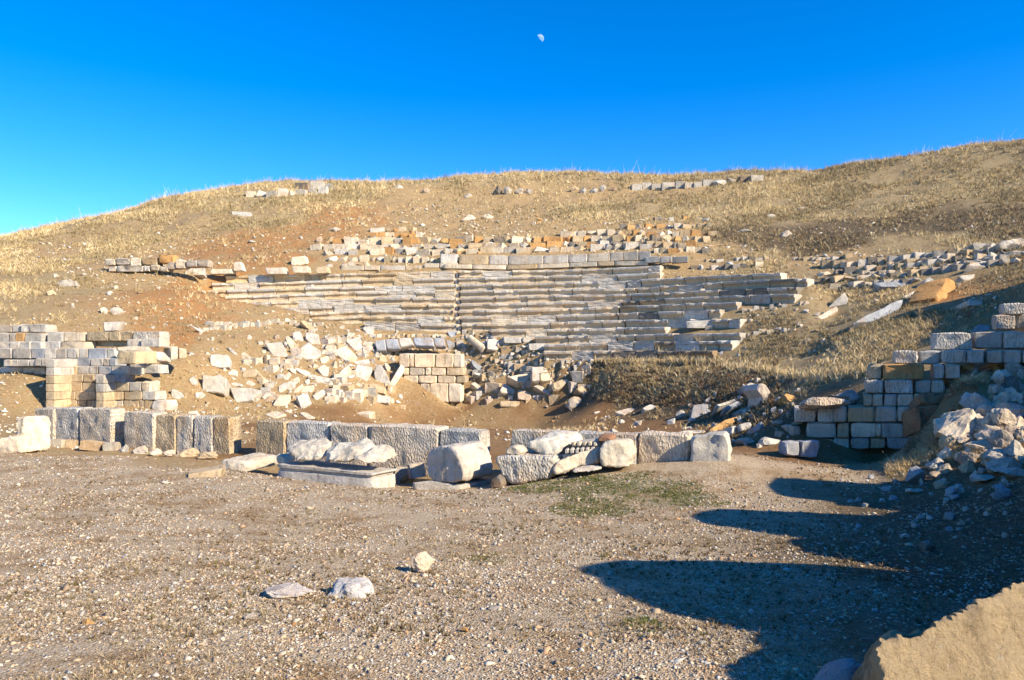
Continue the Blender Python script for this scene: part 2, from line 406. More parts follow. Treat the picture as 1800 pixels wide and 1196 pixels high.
def ground_material():
    m, nt, b = mat_new('ground_earth')
    g = nt.nodes.new('ShaderNodeNewGeometry'); v = g.outputs['Position']
    a1 = nt.nodes.new('ShaderNodeAttribute'); a1.attribute_name = 'kind_a'
    a2 = nt.nodes.new('ShaderNodeAttribute'); a2.attribute_name = 'kind_b'
    s1 = nt.nodes.new('ShaderNodeSeparateColor'); nt.links.new(a1.outputs['Color'], s1.inputs[0])
    s2 = nt.nodes.new('ShaderNodeSeparateColor'); nt.links.new(a2.outputs['Color'], s2.inputs[0])
    wg, wo_, we = s1.outputs; wr, ws, wd = s2.outputs
    big = tex_noise(nt, v, 0.35, 4, 0.6); mid = tex_noise(nt, v, 1.6, 5, 0.65); fine = tex_noise(nt, v, 9, 5, 0.75); grit = tex_noise(nt, v, 38, 3, 0.8)
    # gravel: small mixed pebbles in brown dirt
    vc = tex_vor(nt, v, 60, 'Color'); vd = tex_vor(nt, v, 60, 'Distance')
    sc = nt.nodes.new('ShaderNodeSeparateColor'); nt.links.new(vc, sc.inputs[0])
    peb = ramp(nt, sc.outputs[0], [(0.0, (0.20, 0.155, 0.10)), (0.3, (0.41, 0.32, 0.21)), (0.55, (0.52, 0.42, 0.29)), (0.75, (0.48, 0.44, 0.37)), (0.9, (0.58, 0.50, 0.39)), (1.0, (0.38, 0.24, 0.14))])
    dirt = ramp(nt, fine, [(0.3, (0.40, 0.28, 0.155)), (0.7, (0.62, 0.47, 0.295))])
    grav = mix(nt, dirt, peb, ramp(nt, math_(nt, 'MULTIPLY', sc.outputs[1], 1.0), [(0.3, (0.15,)*3), (0.55, (0.9,)*3)]))
    grav = mix(nt, grav, (0.68, 0.56, 0.42), ramp(nt, mid, [(0.38, (0.85,)*3), (0.54, (0.0,)*3)]), 'MULTIPLY')
    orch = ramp(nt, fine, [(0.3, (0.21, 0.115, 0.05)), (0.72, (0.36, 0.215, 0.10))])
    orch = mix(nt, orch, (0.6, 0.55, 0.5), ramp(nt, mid, [(0.4, (0.6,)*3), (0.62, (0.0,)*3)]), 'MULTIPLY')
    wob = nt.nodes.new('ShaderNodeVectorMath'); wob.operation = 'MULTIPLY_ADD'
    tn = nt.nodes.new('ShaderNodeTexNoise'); tn.inputs['Scale'].default_value = 11; nt.links.new(v, tn.inputs['Vector'])
    nt.links.new(tn.outputs['Color'], wob.inputs[0]); wob.inputs[1].default_value = (.22, .22, .22); nt.links.new(v, wob.inputs[2])
    def speck(c, amt, col):
        vs = tex_vor(nt, wob.outputs[0], 8.0, 'Color'); sp = nt.nodes.new('ShaderNodeSeparateColor'); nt.links.new(vs, sp.inputs[0])
        vdd = tex_vor(nt, wob.outputs[0], 8.0, 'Distance')
        rad = math_(nt, 'MULTIPLY', sp.outputs[1], 0.42)
        f = math_(nt, 'MULTIPLY', math_(nt, 'GREATER_THAN', sp.outputs[0], 1-amt), math_(nt, 'LESS_THAN', vdd, rad))
        return mix(nt, c, col, math_(nt, 'MULTIPLY', f, 0.8))
    ear = ramp(nt, fine, [(0.28, (0.25, 0.155, 0.072)), (0.5, (0.39, 0.26, 0.125)), (0.75, (0.50, 0.37, 0.205))])
    ear = mix(nt, ear, (0.34, 0.27, 0.13), ramp(nt, mid, [(0.5, (0, 0, 0)), (0.65, (0.6,)*3)]))
    ear = speck(ear, 0.22, (0.58, 0.52, 0.42))
    red = ramp(nt, fine, [(0.28, (0.26, 0.115, 0.042)), (0.5, (0.40, 0.20, 0.075)), (0.78, (0.47, 0.30, 0.14))])
    red = mix(nt, red, (0.30, 0.22, 0.11), ramp(nt, mid, [(0.46, (0, 0, 0)), (0.62, (0.75,)*3)]))
    red = speck(red, 0.12, (0.52, 0.42, 0.31))
    mp = nt.nodes.new('ShaderNodeMapping'); mp.inputs['Scale'].default_value = (3.2, 1, 0.6); nt.links.new(v, mp.inputs[0])
    st = tex_noise(nt, mp.outputs[0], 3.5, 5, 0.8)
    stra = ramp(nt, st, [(0.3, (0.24, 0.165, 0.08)), (0.5, (0.36, 0.27, 0.14)), (0.72, (0.48, 0.375, 0.21))])
    stra = mix(nt, stra, (0.25, 0.155, 0.075), ramp(nt, mid, [(0.48, (0, 0, 0)), (0.66, (0.6,)*3)]))
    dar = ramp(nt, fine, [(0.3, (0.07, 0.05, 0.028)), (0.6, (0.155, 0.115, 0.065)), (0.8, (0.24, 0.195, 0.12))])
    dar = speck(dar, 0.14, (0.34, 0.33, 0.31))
    c = None
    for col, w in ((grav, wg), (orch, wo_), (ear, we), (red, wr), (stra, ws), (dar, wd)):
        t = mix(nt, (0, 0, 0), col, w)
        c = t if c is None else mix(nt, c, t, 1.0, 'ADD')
    # moss
    a3 = nt.nodes.new('ShaderNodeAttribute'); a3.attribute_name = 'moss'
    mossf = math_(nt, 'MULTIPLY', a3.outputs['Fac'], ramp(nt, fine, [(0.4, (0.1,)*3), (0.6, (0.9,)*3)]))
    c = mix(nt, c, (0.115, 0.125, 0.035), mossf)
    nt.links.new(c, b.inputs['Base Color'])
    h = math_(nt, 'ADD', math_(nt, 'MULTIPLY', fine, 1.0), math_(nt, 'MULTIPLY', grit, 0.6))
    h = math_(nt, 'ADD', h, math_(nt, 'MULTIPLY', vd, 0.35))
    bump(nt, b, h, 0.9, 0.06)
    return m
M_GROUND = ground_material()

def tone_material(name, rough=0.9, trans=0.0):
    m, nt, b = mat_new(name)
    a = nt.nodes.new('ShaderNodeAttribute'); a.attribute_name = 'tone'
    nt.links.new(a.outputs['Color'], b.inputs['Base Color'])
    return m
M_TONE = tone_material('mixed_tone')

def plain(name, c):
    m, nt, b = mat_new(name)
    tc = nt.nodes.new('ShaderNodeTexCoord')
    n = tex_noise(nt, tc.outputs['Object'], 7, 3, 0.6)
    nt.links.new(ramp(nt, n, [(0.3, tuple(x*0.65 for x in c)), (0.7, tuple(x*1.25 for x in c))]), b.inputs['Base Color'])
    return m
M_TWIG = plain('dry_twig', (0.22, 0.14, 0.09))
M_SPURGE = plain('spurge_leaf', (0.33, 0.31, 0.05))
M_WEED = plain('dry_weed', (0.40, 0.29, 0.15))

# ------------------------------------------------------------------ the ground sheet
def axis(fine0, fine1, step, far0, far1, grow=1.09):
    a = list(np.arange(fine0, fine1+1e-6, step))
    s = step
    while a[-1] < far1: s *= grow; a.append(a[-1]+s)
    s = step; lo_ = []
    x = fine0
    while x > far0: s *= grow; x -= s; lo_.append(x)
    return np.array(lo_[::-1]+a)
ax = axis(-26, 26, 0.16, -900, 900, 1.06)
ya = [2.0]
while ya[-1] < 40: ya.append(ya[-1]+0.10+0.004*ya[-1])
while ya[-1] < 84: ya.append(ya[-1]+0.34)
s = 0.4
while ya[-1] < 900: s *= 1.12; ya.append(ya[-1]+s)
yb = []; s = 0.12; y = 2.0
while y > -900: s *= 1.2; y -= s; yb.append(y)
ay = np.array(yb[::-1]+ya)
GXX, GYY = np.meshgrid(ax, ay)
gz = terr(GXX, GYY)
out = np.maximum(np.maximum(np.abs(GXX)-70, GYY-115), -(GYY+6))
t = np.clip(out/60, 0, 1); t = t*t*(3-2*t)
gz = gz*(1-t)+(-2.0+6*fbm(GXX/90, GYY/90, 5))*t
gz += vnoise(GXX/0.35, GYY/0.35, 31)*0.02*np.clip((GYY-14)/10, .3, 2.2)*(1-t)
gv = np.c_[GXX.ravel(), GYY.ravel(), gz.ravel()]
nx_, ny_ = len(ax), len(ay)
idx = np.arange(nx_*ny_).reshape(ny_, nx_)
quads = np.stack([idx[:-1, :-1], idx[:-1, 1:], idx[1:, 1:], idx[1:, :-1]], -1).reshape(-1, 4)
gm = mesh_arrays('ground', gv, quads, None, M_GROUND, True)
kw = kinds(gv[:, 0], gv[:, 1])
for nm, cols in (('kind_a', kw[:, 0:3]), ('kind_b', kw[:, 3:6])):
    a = gm.color_attributes.new(nm, 'FLOAT_COLOR', 'POINT')
    c4 = np.ones((len(gv), 4), np.float32); c4[:, :3] = cols
    a.data.foreach_set('color', c4.ravel())
MOSS = [(1090,858,1.5,0.55),(980,850,1.0,0.45),(1190,880,0.9,0.4),(1130,1103,0.16,0.1),(860,985,0.25,.15),(1040,895,.7,.4)]
moss = np.zeros(len(gv))
for px, py, ra, rb in MOSS:
    p = at(px, py)
    moss = np.maximum(moss, np.clip(1.6-1.6*np.sqrt(((gv[:, 0]-p[0])/ra)**2+((gv[:, 1]-p[1])/rb/2.2)**2), 0, 1))
a = gm.attributes.new('moss', 'FLOAT', 'POINT'); a.data.foreach_set('value', moss.astype(np.float32))
ground = tag(link(bpy.data.objects.new('ground', gm)), kind='structure')
# ------------------------------------------------------------------ stone builders
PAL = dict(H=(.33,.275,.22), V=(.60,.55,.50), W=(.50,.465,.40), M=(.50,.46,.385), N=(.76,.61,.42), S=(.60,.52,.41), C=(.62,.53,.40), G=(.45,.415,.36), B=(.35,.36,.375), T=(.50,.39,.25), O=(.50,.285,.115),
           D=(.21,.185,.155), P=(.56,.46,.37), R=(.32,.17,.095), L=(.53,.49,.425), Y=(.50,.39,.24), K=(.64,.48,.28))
def tone(key, j=0.10):
    c = PAL[key]; f = 1+random.uniform(-j, j); w = random.uniform(-0.03, 0.03)
    return (c[0]*f*(1+w), c[1]*f, c[2]*f*(1-w), 1.0)

def body_from_loop(name, loop, ext, mat, rough=0.012, edge=0.03, rings=3, seg=0.14, corner=0.5, seed=None):
    """a solid stone: front face outline (world points), carried back by ext; edges worn, faces uneven. Returns (mesh, origin)"""
    loop = np.asarray(loop, float); ext = np.asarray(ext, float)
    seed = random.random()*1000 if seed is None else seed
    pts = []; crn = []
    k = len(loop)
    for i in range(k):
        a, b = loop[i], loop[(i+1) % k]
        n = int(max(2, min(9 if rings < 12 else 30, round(np.linalg.norm(b-a)/seg))))
        for j in range(n):
            pts.append(a+(b-a)*j/n); crn.append(1.0 if j == 0 else 0.0)
    pts = np.array(pts); crn = np.array(crn); m = len(pts)
    cen = pts.mean(0)
    nrm = np.cross(np.roll(pts, -1, 0)-cen, pts-cen).sum(0)
    nrm /= np.linalg.norm(nrm)+1e-9
    if np.dot(nrm, ext) > 0:
        pts = pts[::-1]; crn = crn[::-1]; nrm = -nrm
    # pull corners in a little
    size = np.sqrt(((pts-cen)**2).sum(1)).mean()
    pts = pts+(cen-pts)*(crn*edge*corner/max(size, .05))[:, None]
    T = np.linalg.norm(ext)
    e = min(edge, T*0.3)
    layers = []
    for s in ([0.35, 0.7] if rings == 2 else [0.25, 0.5, 0.75] if rings == 3 else list(np.linspace(0.12, 0.88, rings))):
        layers.append((cen+(pts-cen)*s, 'f'))
    ins = max(0.0, 1-edge/max(size, .05))
    layers.append((cen+(pts-cen)*ins, 'f'))
    layers.append((pts+ext*(e/T), 's'))
    layers.append((pts+ext*0.5, 's'))
    layers.append((pts+ext*(1-e/T), 's'))
    layers.append((cen+(pts-cen)*ins+ext, 'b'))
    V = [cen]
    for L, kind in layers: V += list(L)
    V.append(cen+ext)
    V = np.array(V)
    # uneven surface
    for i in range(len(V)):
        q = Vector(V[i]*3.1)+Vector((seed, seed*.7, 0))
        q2 = Vector(V[i]*9.0)+Vector((seed, 0, seed*.3))
        dn = mnoise.noise(q)*rough*1.6+mnoise.noise(q2)*rough
        if rings >= 12:
            dn = sum(mnoise.noise(Vector(V[i]*fq)+Vector((seed, fq, 0)))*rough*am for fq, am in ((2.5, .5), (7, .3), (15, .4), (31, .35), (64, .28)))
        li = (i-1)//m if i > 0 else 0
        kind = layers[min(li, len(layers)-1)][1] if 0 < i < len(V)-1 else ('f' if i == 0 else 'b')
        if kind == 'f': V[i] += nrm*dn
        elif kind == 's':
            rad = V[i]-cen; rad -= nrm*np.dot(rad, nrm); rad /= np.linalg.norm(rad)+1e-6
            V[i] += rad*dn*1.3
    f = []
    for j in range(m): f.append((0, 1+j, 1+(j+1) % m))
    nl = len(layers)
    for l in range(nl-1):
        a0 = 1+l*m; b0 = a0+m
        for j in range(m):
            j2 = (j+1) % m
            f.append((a0+j, b0+j, b0+j2, a0+j2))
    last = 1+(nl-1)*m; end = len(V)-1
    for j in range(m): f.append((last+j, end, last+(j+1) % m))
    org = cen+ext*0.5
    org[2] = V[:, 2].min()
    me = bpy.data.meshes.new(name)
    me.from_pydata([tuple(v-org) for v in V], [], f)
    me.polygons.foreach_set('use_smooth', np.ones(len(me.polygons), bool))
    me.update()
    me.set_sharp_from_angle(angle=math.radians(38))
    me.materials.append(mat)
    return me, org

def plane_loop(poly, d, n):
    n = np.asarray(n, float); n /= np.linalg.norm(n)
    poly = np.asarray(poly, float)
    c = poly.mean(0); p0 = unproj(c[0], c[1], d)
    O = np.array([0, 0, EYE])
    out = []
    for px, py in poly:
        r = ray(px, py)
        s = np.dot(n, p0-O)/np.dot(n, r)
        out.append(O+r*s)
    return np.array(out), n

def solid(name, poly, d, n, thick, mat, key, parent=None, ext=None, **kw):
    loop, n = plane_loop(poly, d, n)
    e = -n*thick if ext is None else np.asarray(ext, float)
    me, org = body_from_loop(name, loop, e, mat, **kw)
    o = bpy.data.objects.new(name, me)
    link(o, parent)
    o.location = Vector(org)-(parent.location if parent else Vector((0, 0, 0)))
    o.color = tone(key, .17 if name == 'stone' else .1)
    return o

def wall_d(px, y0, m): return y0/(1-m*(px-CX)/F)

def wall_block(parent, x0, x1, yt, yb, y0, m, thick, key, mat=None, name='stone', proud=0.0, gap=0.12, jit=0.35, **kw):
    xm = (x0+x1)/2
    j = lambda: random.uniform(-jit, jit)
    poly = [(x0+gap+j()*.5, yt+gap+j()), (x1-gap+j()*.5, yt+gap+j()), (x1-gap+j()*.5, yb-gap*.6+j()*.5), (x0+gap+j()*.5, yb-gap*.6+j()*.5)]
    return solid(name, poly, wall_d(xm, y0, m)-proud+random.uniform(-.018, .018), (m, -1, 0), thick, mat or M_STONE, key, parent, **kw)

def course(parent, yt, yb, xs, y0, m, thick, keys, **kw):
    """one course of blocks; xs = joints; None opens a gap"""
    out = []
    k = 0
    for a, b in zip(xs[:-1], xs[1:]):
        if a is None or b is None: continue
        key = keys[k % len(keys)]; k += 1
        ta = yt[0]+(yt[1]-yt[0])*((a+b)/2-xs[0])/(xs[-1]-xs[0]) if isinstance(yt, tuple) else yt
        tb = yb[0]+(yb[1]-yb[0])*((a+b)/2-xs[0])/(xs[-1]-xs[0]) if isinstance(yb, tuple) else yb
        out.append(wall_block(parent, a, b, ta, tb, y0, m, thick, key, **kw))
    return out

def wall_thing(name, px, py, d, label, cat='wall', group=None):
    p = unproj(px, py, d)
    return empty(name, p, label, cat, group)

# rock shapes
def ico(sub):
    import bmesh
    b = bmesh.new(); bmesh.ops.create_icosphere(b, subdivisions=sub, radius=1)
    v = np.array([x.co[:] for x in b.verts]); f = [tuple(x.index for x in g.verts) for g in b.faces]
    b.free(); return v, f
ICO = {s: ico(s) for s in (1, 2, 3, 4, 5)}
def rock_mesh(name, seed, sub=2, box=0.0, cuts=9, mat=None, rough=0.05, flat=True):
    r_ = np.random.default_rng(seed)
    v, f = ICO[sub]
    pl = []
    if box:
        for axx in np.vstack([np.eye(3), -np.eye(3)]):
            q = axx+r_.normal(0, 0.10*(1.6-box), 3); pl.append((q/np.linalg.norm(q), r_.uniform(.52, .62)))
        cuts = 4
    for _ in range(cuts):
        q = r_.normal(0, 1, 3); q /= np.linalg.norm(q); pl.append((q, r_.uniform(.62, .92) if not box else r_.uniform(.78, .98)))
    rad = np.full(len(v), 1.05)
    for q, h in pl:
        dn = v@q
        rad = np.minimum(rad, np.where(dn > 0.05, h/np.maximum(dn, 0.05), 9))
    w = v*rad[:, None]
    for i in range(len(w)):
        q = Vector(w[i])*2.3+Vector((seed*3.7, 0, 0))
        w[i] *= 1+rough*mnoise.noise(q)*1.6+rough*mnoise.noise(q*3)*0.8
    lo_, hi_ = w.min(0), w.max(0)
    w = (w-(lo_+hi_)/2)/(hi_-lo_)          # unit box, centred
    w[:, 2] += 0.5
    me = bpy.data.meshes.new(name)
    me.from_pydata([tuple(x) for x in w], [], f)
    if not flat:
        me.polygons.foreach_set('use_smooth', np.ones(len(me.polygons), bool))
        me.update(); me.set_sharp_from_angle(angle=math.radians(32))
    me.materials.append(mat or M_ROCK)
    return me
def crag_mesh(name, seed, mat=None, n=15, box=False, sub=1, rough=.03):
    """broken angular stone: hull of a few points, edges split and nudged"""
    import bmesh
    r_ = np.random.default_rng(seed)
    if box:
        P_ = []
        for sx in (-1, 1):
            for sy in (-1, 1):
                for sz in (-1, 1):
                    c = np.array([sx, sy, sz], float)*(1-np.abs(r_.normal(0, .09, 3)))
                    cut = r_.uniform(.06, .22) if r_.random() < .8 else r_.uniform(.3, .6)
                    for a_ in range(3):
                        q = c.copy(); q[a_] *= 1-cut*r_.uniform(.5, 1); P_.append(q)
        P_ = np.array(P_)
    else:
        P_ = r_.normal(0, 1, (n, 3)); P_ /= np.linalg.norm(P_, axis=1)[:, None]
        P_ *= r_.uniform(.8, 1.05, n)[:, None]
    b = bmesh.new()
    for q in P_: b.verts.new(q)
    res = bmesh.ops.convex_hull(b, input=b.verts)
    bmesh.ops.delete(b, geom=[e for e in res['geom_interior'] if isinstance(e, bmesh.types.BMVert)], context='VERTS')
    for _ in range(sub):
        bmesh.ops.triangulate(b, faces=b.faces)
        bmesh.ops.subdivide_edges(b, edges=b.edges, cuts=1, use_grid_fill=True)
    for v in b.verts:
        q = v.co*2.2+Vector((seed*1.7, 0, 0))
        v.co += v.co.normalized()*(mnoise.noise(q)*rough*1.5+mnoise.noise(q*2.7)*rough)
    bmesh.ops.recalc_face_normals(b, faces=b.faces)
    w = np.array([v.co[:] for v in b.verts]); lo_, hi_ = w.min(0), w.max(0)
    for v in b.verts:
        q = (np.array(v.co)-(lo_+hi_)/2)/(hi_-lo_); q[2] += .5; v.co = q
    me = bpy.data.meshes.new(name); b.to_mesh(me); b.free()
    me.materials.append(mat or M_ROCK)
    return me
ROCKS = [crag_mesh('loose_stone', 100+i, n=13, sub=1) for i in range(12)]
BLOCKS = [crag_mesh('rough_block', 200+i, box=True, sub=1, rough=.05) for i in range(14)]
BOULDERS = [crag_mesh('boulder', 300+i, n=18, sub=3, rough=.08) for i in range(10)]

def stone_at(name, meshes, px, py, wpx, hpx, key, parent=None, d=None, sink=0.12, deep=0.9, yaw=None, tilt=0.15):
    """a stone standing on the ground with its foot at (px, py); size from its size in the photo"""
    d = at_d(px, py) if d is None else d
    p = unproj(px, py, d)
    w, h = wpx/F*d, hpx/F*d
    o = bpy.data.objects.new(name, random.choice(meshes))
    yaw = random.uniform(-.5, .5) if yaw is None else yaw
    o.rotation_euler = (random.uniform(-tilt, tilt), random.uniform(-tilt, tilt), yaw)
    o.scale = (w, w*deep*random.uniform(.75, 1.05), h*(1+sink))
    link(o, parent)
    loc = Vector((p[0], p[1]+0.35*w*deep, p[2]-h*sink))
    o.location = loc-(parent.location if parent else Vector((0, 0, 0)))
    o.color = tone(key, 0.16)
    return o

# ------------------------------------------------------------------ slab wall in front of the orchestra
SW0, SWM = 16.4, -0.42
def slab_segment(label, slabs, depth=0.5):
    x0, x1 = slabs[0][0], slabs[-1][1]
    t = wall_thing('slab_wall', (x0+x1)/2, slabs[0][3], wall_d((x0+x1)/2, SW0, SWM), label, 'slab wall', 'upright slab wall in front of the orchestra')
    for s in slabs:
        a, b, yt, yb, key = s[:5]
        yta, ytb = yt if isinstance(yt, tuple) else (yt, yt)
        poly = [(a+.6, yta+.5), (a+(b-a)*.5, (yta+ytb)/2-random.uniform(-.6, .8)), (b-.6, ytb+.5), (b-.6+random.uniform(-1, 1), yb), (a+.6+random.uniform(-1, 1), yb)]
        solid('slab', poly, wall_d((a+b)/2, SW0, SWM)+random.uniform(-.07, .05), (SWM+random.uniform(-.05, .05), -1, random.uniform(-.02, .05)), depth*random.uniform(.92, 1.06), M_CHISEL, key, t,
              rough=0.02, edge=0.035, rings=5, seg=0.1)
    return t
slab_segment('far left run of three upright grey slabs of the low orchestra wall', [(59,95,718,784,'S'),(95,138,717,790,'L'),(139,196,719,794,'S')])
slab_segment('run of five upright slabs with rough faces second from left in the low wall', [(216,270,(723,726),800,'S'),(271,308,729,806,'T'),(309,339,730,808,'S'),(340,373,(731,733),812,'L'),(374,403,733,815,'T')])
slab_segment('long middle run of pitted slabs behind the marble boulders', [(449,501,(739,740),822,'T'),(502,578,(741,744),828,'L'),(579,646,(745,748),834,'S'),(647,771,(748,753),842,'S'),(772,845,(755,758),850,'L')], 0.55)
slab_segment('right run of slabs ending in a leaning yellowish slab near the path', [(897,1008,(755,759),848,'S'),(1010,1120,(760,763),850,'L'),(1121,1212,(762,765),846,'S')])
lt = wall_thing('leaning_slab', 1250, 800, wall_d(1250, SW0, SWM), 'weathered grey and ochre slab with rounded top at the right end of the slab wall', 'slab')
solid('leaning_slab_body', [(1214,768),(1236,762),(1268,758),(1281,764),(1286,806),(1280,835),(1214,840)], wall_d(1250, SW0, SWM)-.1, (-.30,-1,.05), .38, M_ROCK, 'L', lt, rough=.045, edge=.06, rings=5)

# ------------------------------------------------------------------ seating wedges
PROF = [(.78,0),(.05,0),(.012,-.014),(0,-.04),(.005,-.125),(.025,-.145),(.085,-.16),(.13,-.21),(.13,-.31),(.10,-.37),(.085,-.43),(.78,-.43)]
def seat_mesh(seed, lip=True):
    r_ = np.random.default_rng(seed)
    xs = [-.5, -.485, -.25, 0, .25, .485, .5]
    V = []; n = len(PROF)
    for ix, x in enumerate(xs):
        chip = max(0, r_.normal(0, .012)); 
        if r_.random() < .2: chip = r_.uniform(.03, .11)
        for k, (y, z) in enumerate(PROF):
            yy, zz = y, z
            if 1 <= k <= 5: yy += chip; zz -= chip*.35 if k < 4 else 0
            if not lip and 2 <= k <= 10: yy = .04+.05*r_.random()
            if ix in (0, 6): yy = .4+(yy-.4)*.985; zz = -.2+(zz+.2)*.985
            V.append((x, yy+r_.normal(0, .004), zz+r_.normal(0, .004)))
    Fc = []; mi = []
    for i in range(len(xs)-1):
        for k in range(n):
            k2 = (k+1) % n
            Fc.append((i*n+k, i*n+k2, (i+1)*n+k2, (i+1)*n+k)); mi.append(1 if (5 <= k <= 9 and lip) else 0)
    Fc.append(tuple(range(n-1, -1, -1))); mi.append(0)
    e = (len(xs)-1)*n
    Fc.append(tuple(e+k for k in range(n))); mi.append(0)
    me = bpy.data.meshes.new('seat_block')
    me.from_pydata(V, [], Fc)
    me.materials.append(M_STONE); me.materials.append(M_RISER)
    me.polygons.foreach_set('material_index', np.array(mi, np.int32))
    me.update()
    import bmesh
    b = bmesh.new(); b.from_mesh(me); bmesh.ops.recalc_face_normals(b, faces=b.faces); b.to_mesh(me); b.free()
    return me
SEATS = [seat_mesh(i) for i in range(10)]
WORN = [seat_mesh(40+i, False) for i in range(4)]

def seat_bank(label, x0, x1, rows, worn=0.1, keys='LLLGC', lo=32, hi=66):
    kk = rows[len(rows)//2]
    t = empty('seating_wedge', seat_pt(kk, (max(x0(kk), SL[kk])+min(x1(kk), SR[kk]))/2)+np.array([0, 0, -.5]), label, 'theatre seats', 'wedges of stone seats in the theatre')
    base = t.location
    for k in rows:
        a = max(x0(k) if callable(x0) else x0, SL[k]); b = min(x1(k) if callable(x1) else x1, SR[k])
        px = a
        while px < b-6:
            w = random.uniform(lo, hi)
            q = min(b, px+w)
            if b-q < 14: q = b
            A, B = seat_pt(k, px+.25), seat_pt(k, q-.25)
            dv = B-A
            wn_ = random.random() < worn
            o = bpy.data.objects.new('worn_block' if wn_ else 'seat_block', random.choice(WORN if wn_ else SEATS))
            yaw = math.atan2(dv[1], dv[0]); L = math.hypot(dv[0], dv[1])
            o.rotation_euler = (random.uniform(-.02, .015), -math.atan2(dv[2], L)+random.uniform(-.009, .009), yaw+random.uniform(-.014, .014))
            o.scale = (np.linalg.norm(dv)*.995, 1, random.uniform(.96, 1.04))
            mid = (A+B)/2
            link(o, t)
            o.location = Vector((mid[0]+random.uniform(-.01, .01), mid[1]+random.uniform(-.04, .04), mid[2]+random.uniform(-.018, .015)))-base
            o.color = tone(random.choice(keys), .12)
            px = q
    return t

def weather(o, voxel, amps, seed=0):
    """rework a solid into an evenly meshed weathered stone with real relief"""
    md = o.modifiers.new('r', 'REMESH'); md.mode = 'VOXEL'; md.voxel_size = voxel
    dg = bpy.context.evaluated_depsgraph_get()
    me = bpy.data.meshes.new_from_object(o.evaluated_get(dg))
    o.modifiers.clear()
    n = len(me.vertices)
    co = np.empty(n*3); me.vertices.foreach_get('co', co); co = co.reshape(-1, 3)
    no = np.array([v.normal[:] for v in me.vertices])
    for fq, am in amps:
        for i in range(n):
            q = Vector(co[i]*fq)+Vector((seed*3.1+fq, seed, 0))
            co[i] += no[i]*(mnoise.noise(q)-.35*abs(mnoise.noise(q*1.7)))*am
    me.vertices.foreach_set('co', co.ravel())
    me.polygons.foreach_set('use_smooth', np.ones(len(me.polygons), bool))
    me.update()
    me.set_sharp_from_angle(angle=math.radians(42))
    if not me.materials: me.materials.append(o.data.materials[0])
    nm = o.data.name; o.data = me; me.name = nm
    return o
SEAM = [1160,1160,1126,1119,1108,1093,1087,1085,1097,1116,1083,1066,1076]
EDGE = [random.uniform(-4, 3) for _ in range(13)]
seat_bank('left wedge of weathered stone seats, ragged at its outer end beside the tumbled blocks', lambda k: 330, lambda k: 800+EDGE[k], list(range(0, 9)), .26, 'LLGCCT')
seat_bank('middle wedge of stone seats below the tall podium wall', lambda k: 808+EDGE[k], lambda k: SEAM[k], list(range(0, 13)), .1, 'LLGGC')
seat_bank('right wedge of stone seats with dark risers running to the grassy slope', lambda k: SEAM[k]+1, lambda k: 1500, [2,3,4,5,6,7,8,10,11,12], .12, 'GGLGD', 28, 48)
rb = empty('seating_wedge', seat_pt(9, 1140)+np.array([0, 0, -.5]), 'short broken seat row at the right of the lowest steps', 'theatre seats', 'wedges of stone seats in the theatre')
for a, b in ((1116,1142),(1142,1168)):
    A, B = seat_pt(9, a), seat_pt(9, b); dv = B-A
    o = link(bpy.data.objects.new('seat_block', random.choice(SEATS)), rb)
    o.rotation_euler = (0, 0, math.atan2(dv[1], dv[0])); o.scale = (np.linalg.norm(dv), 1, 1)
    o.location = Vector((A+B)/2)-rb.location; o.color = tone('G')

# stairways between the wedges: small steps, two to each seat row
def stairway(label, pxf, rows):
    t = empty('stairway', seat_pt(rows[-1], pxf(rows[-1])[0])+np.array([0, 0, -.5]), label, 'stairway', 'stairways between the seat wedges')
    for k in rows:
        a, b = pxf(k)
        for h in (.6,):
            A, B = seat_pt(k, a), seat_pt(k, b)
            dv = B-A; L = np.linalg.norm(dv)
            loop = [A+np.array([0, .36*h, -.2*(1-h)]), B+np.array([0, .36*h, -.2*(1-h)]), B+np.array([0, .36*h, -.45]), A+np.array([0, .36*h, -.45])]
            me, org = body_from_loop('step', loop, (0, .62, 0), M_STONE, rough=.012, edge=.03, rings=2, seg=.3)
            o = link(bpy.data.objects.new('step', me), t); o.location = Vector(org)-t.location; o.color = tone('L')
    return t
stairway('narrow stairway of pale steps between the left and middle seats', lambda k: (801+EDGE[k], 807+EDGE[k]), list(range(0, 9)))

# ------------------------------------------------------------------ podium wall above the seats
pod = wall_thing('podium_wall', 1000, 470, 43.9, 'long smooth ashlar podium wall of pale blocks behind the top seat row')
def pod_block(a, b, ya, yb_, da, db, key, th=.5):
    A, B = unproj(a+.3, ya[0], da), unproj(b-.3, ya[1], db)
    C_, D_ = unproj(b-.3, yb_[1], db), unproj(a+.3, yb_[0], da)
    me, org = body_from_loop('stone', [A, B, C_, D_], (0.06, th, 0), M_STONE, rough=.012, edge=.025, rings=2, seg=.4)
    o = link(bpy.data.objects.new('stone', me), pod); o.location = Vector(org)-pod.location; o.color = tone(key)
pd = lambda px: np.interp(px, [600, 800, 1000, 1100, 1220], [45.6, 44.9, 43.6, 42.6, 41.0])
ytop = lambda px: np.interp(px, [800, 960, 1060, 1140, 1215], [449, 449.5, 445, 441, 441])
ybot = lambda px: np.interp(px, [800, 890, 1000, 1100, 1215], [464, 466, 462, 458, 459])
xs = [806, 859, 893, 955, 999, 1032, 1072, 1095, 1122, 1144]
for a, b, k in zip(xs[:-1], xs[1:], 'TLLLLCGGG'):
    pod_block(a, b, (ytop(a), ytop(b)), (ybot(a), ybot(b)), pd(a), pd(b), k)
xs = [780, 830, 890, 945, 1000, 1050, 1080, 1140]
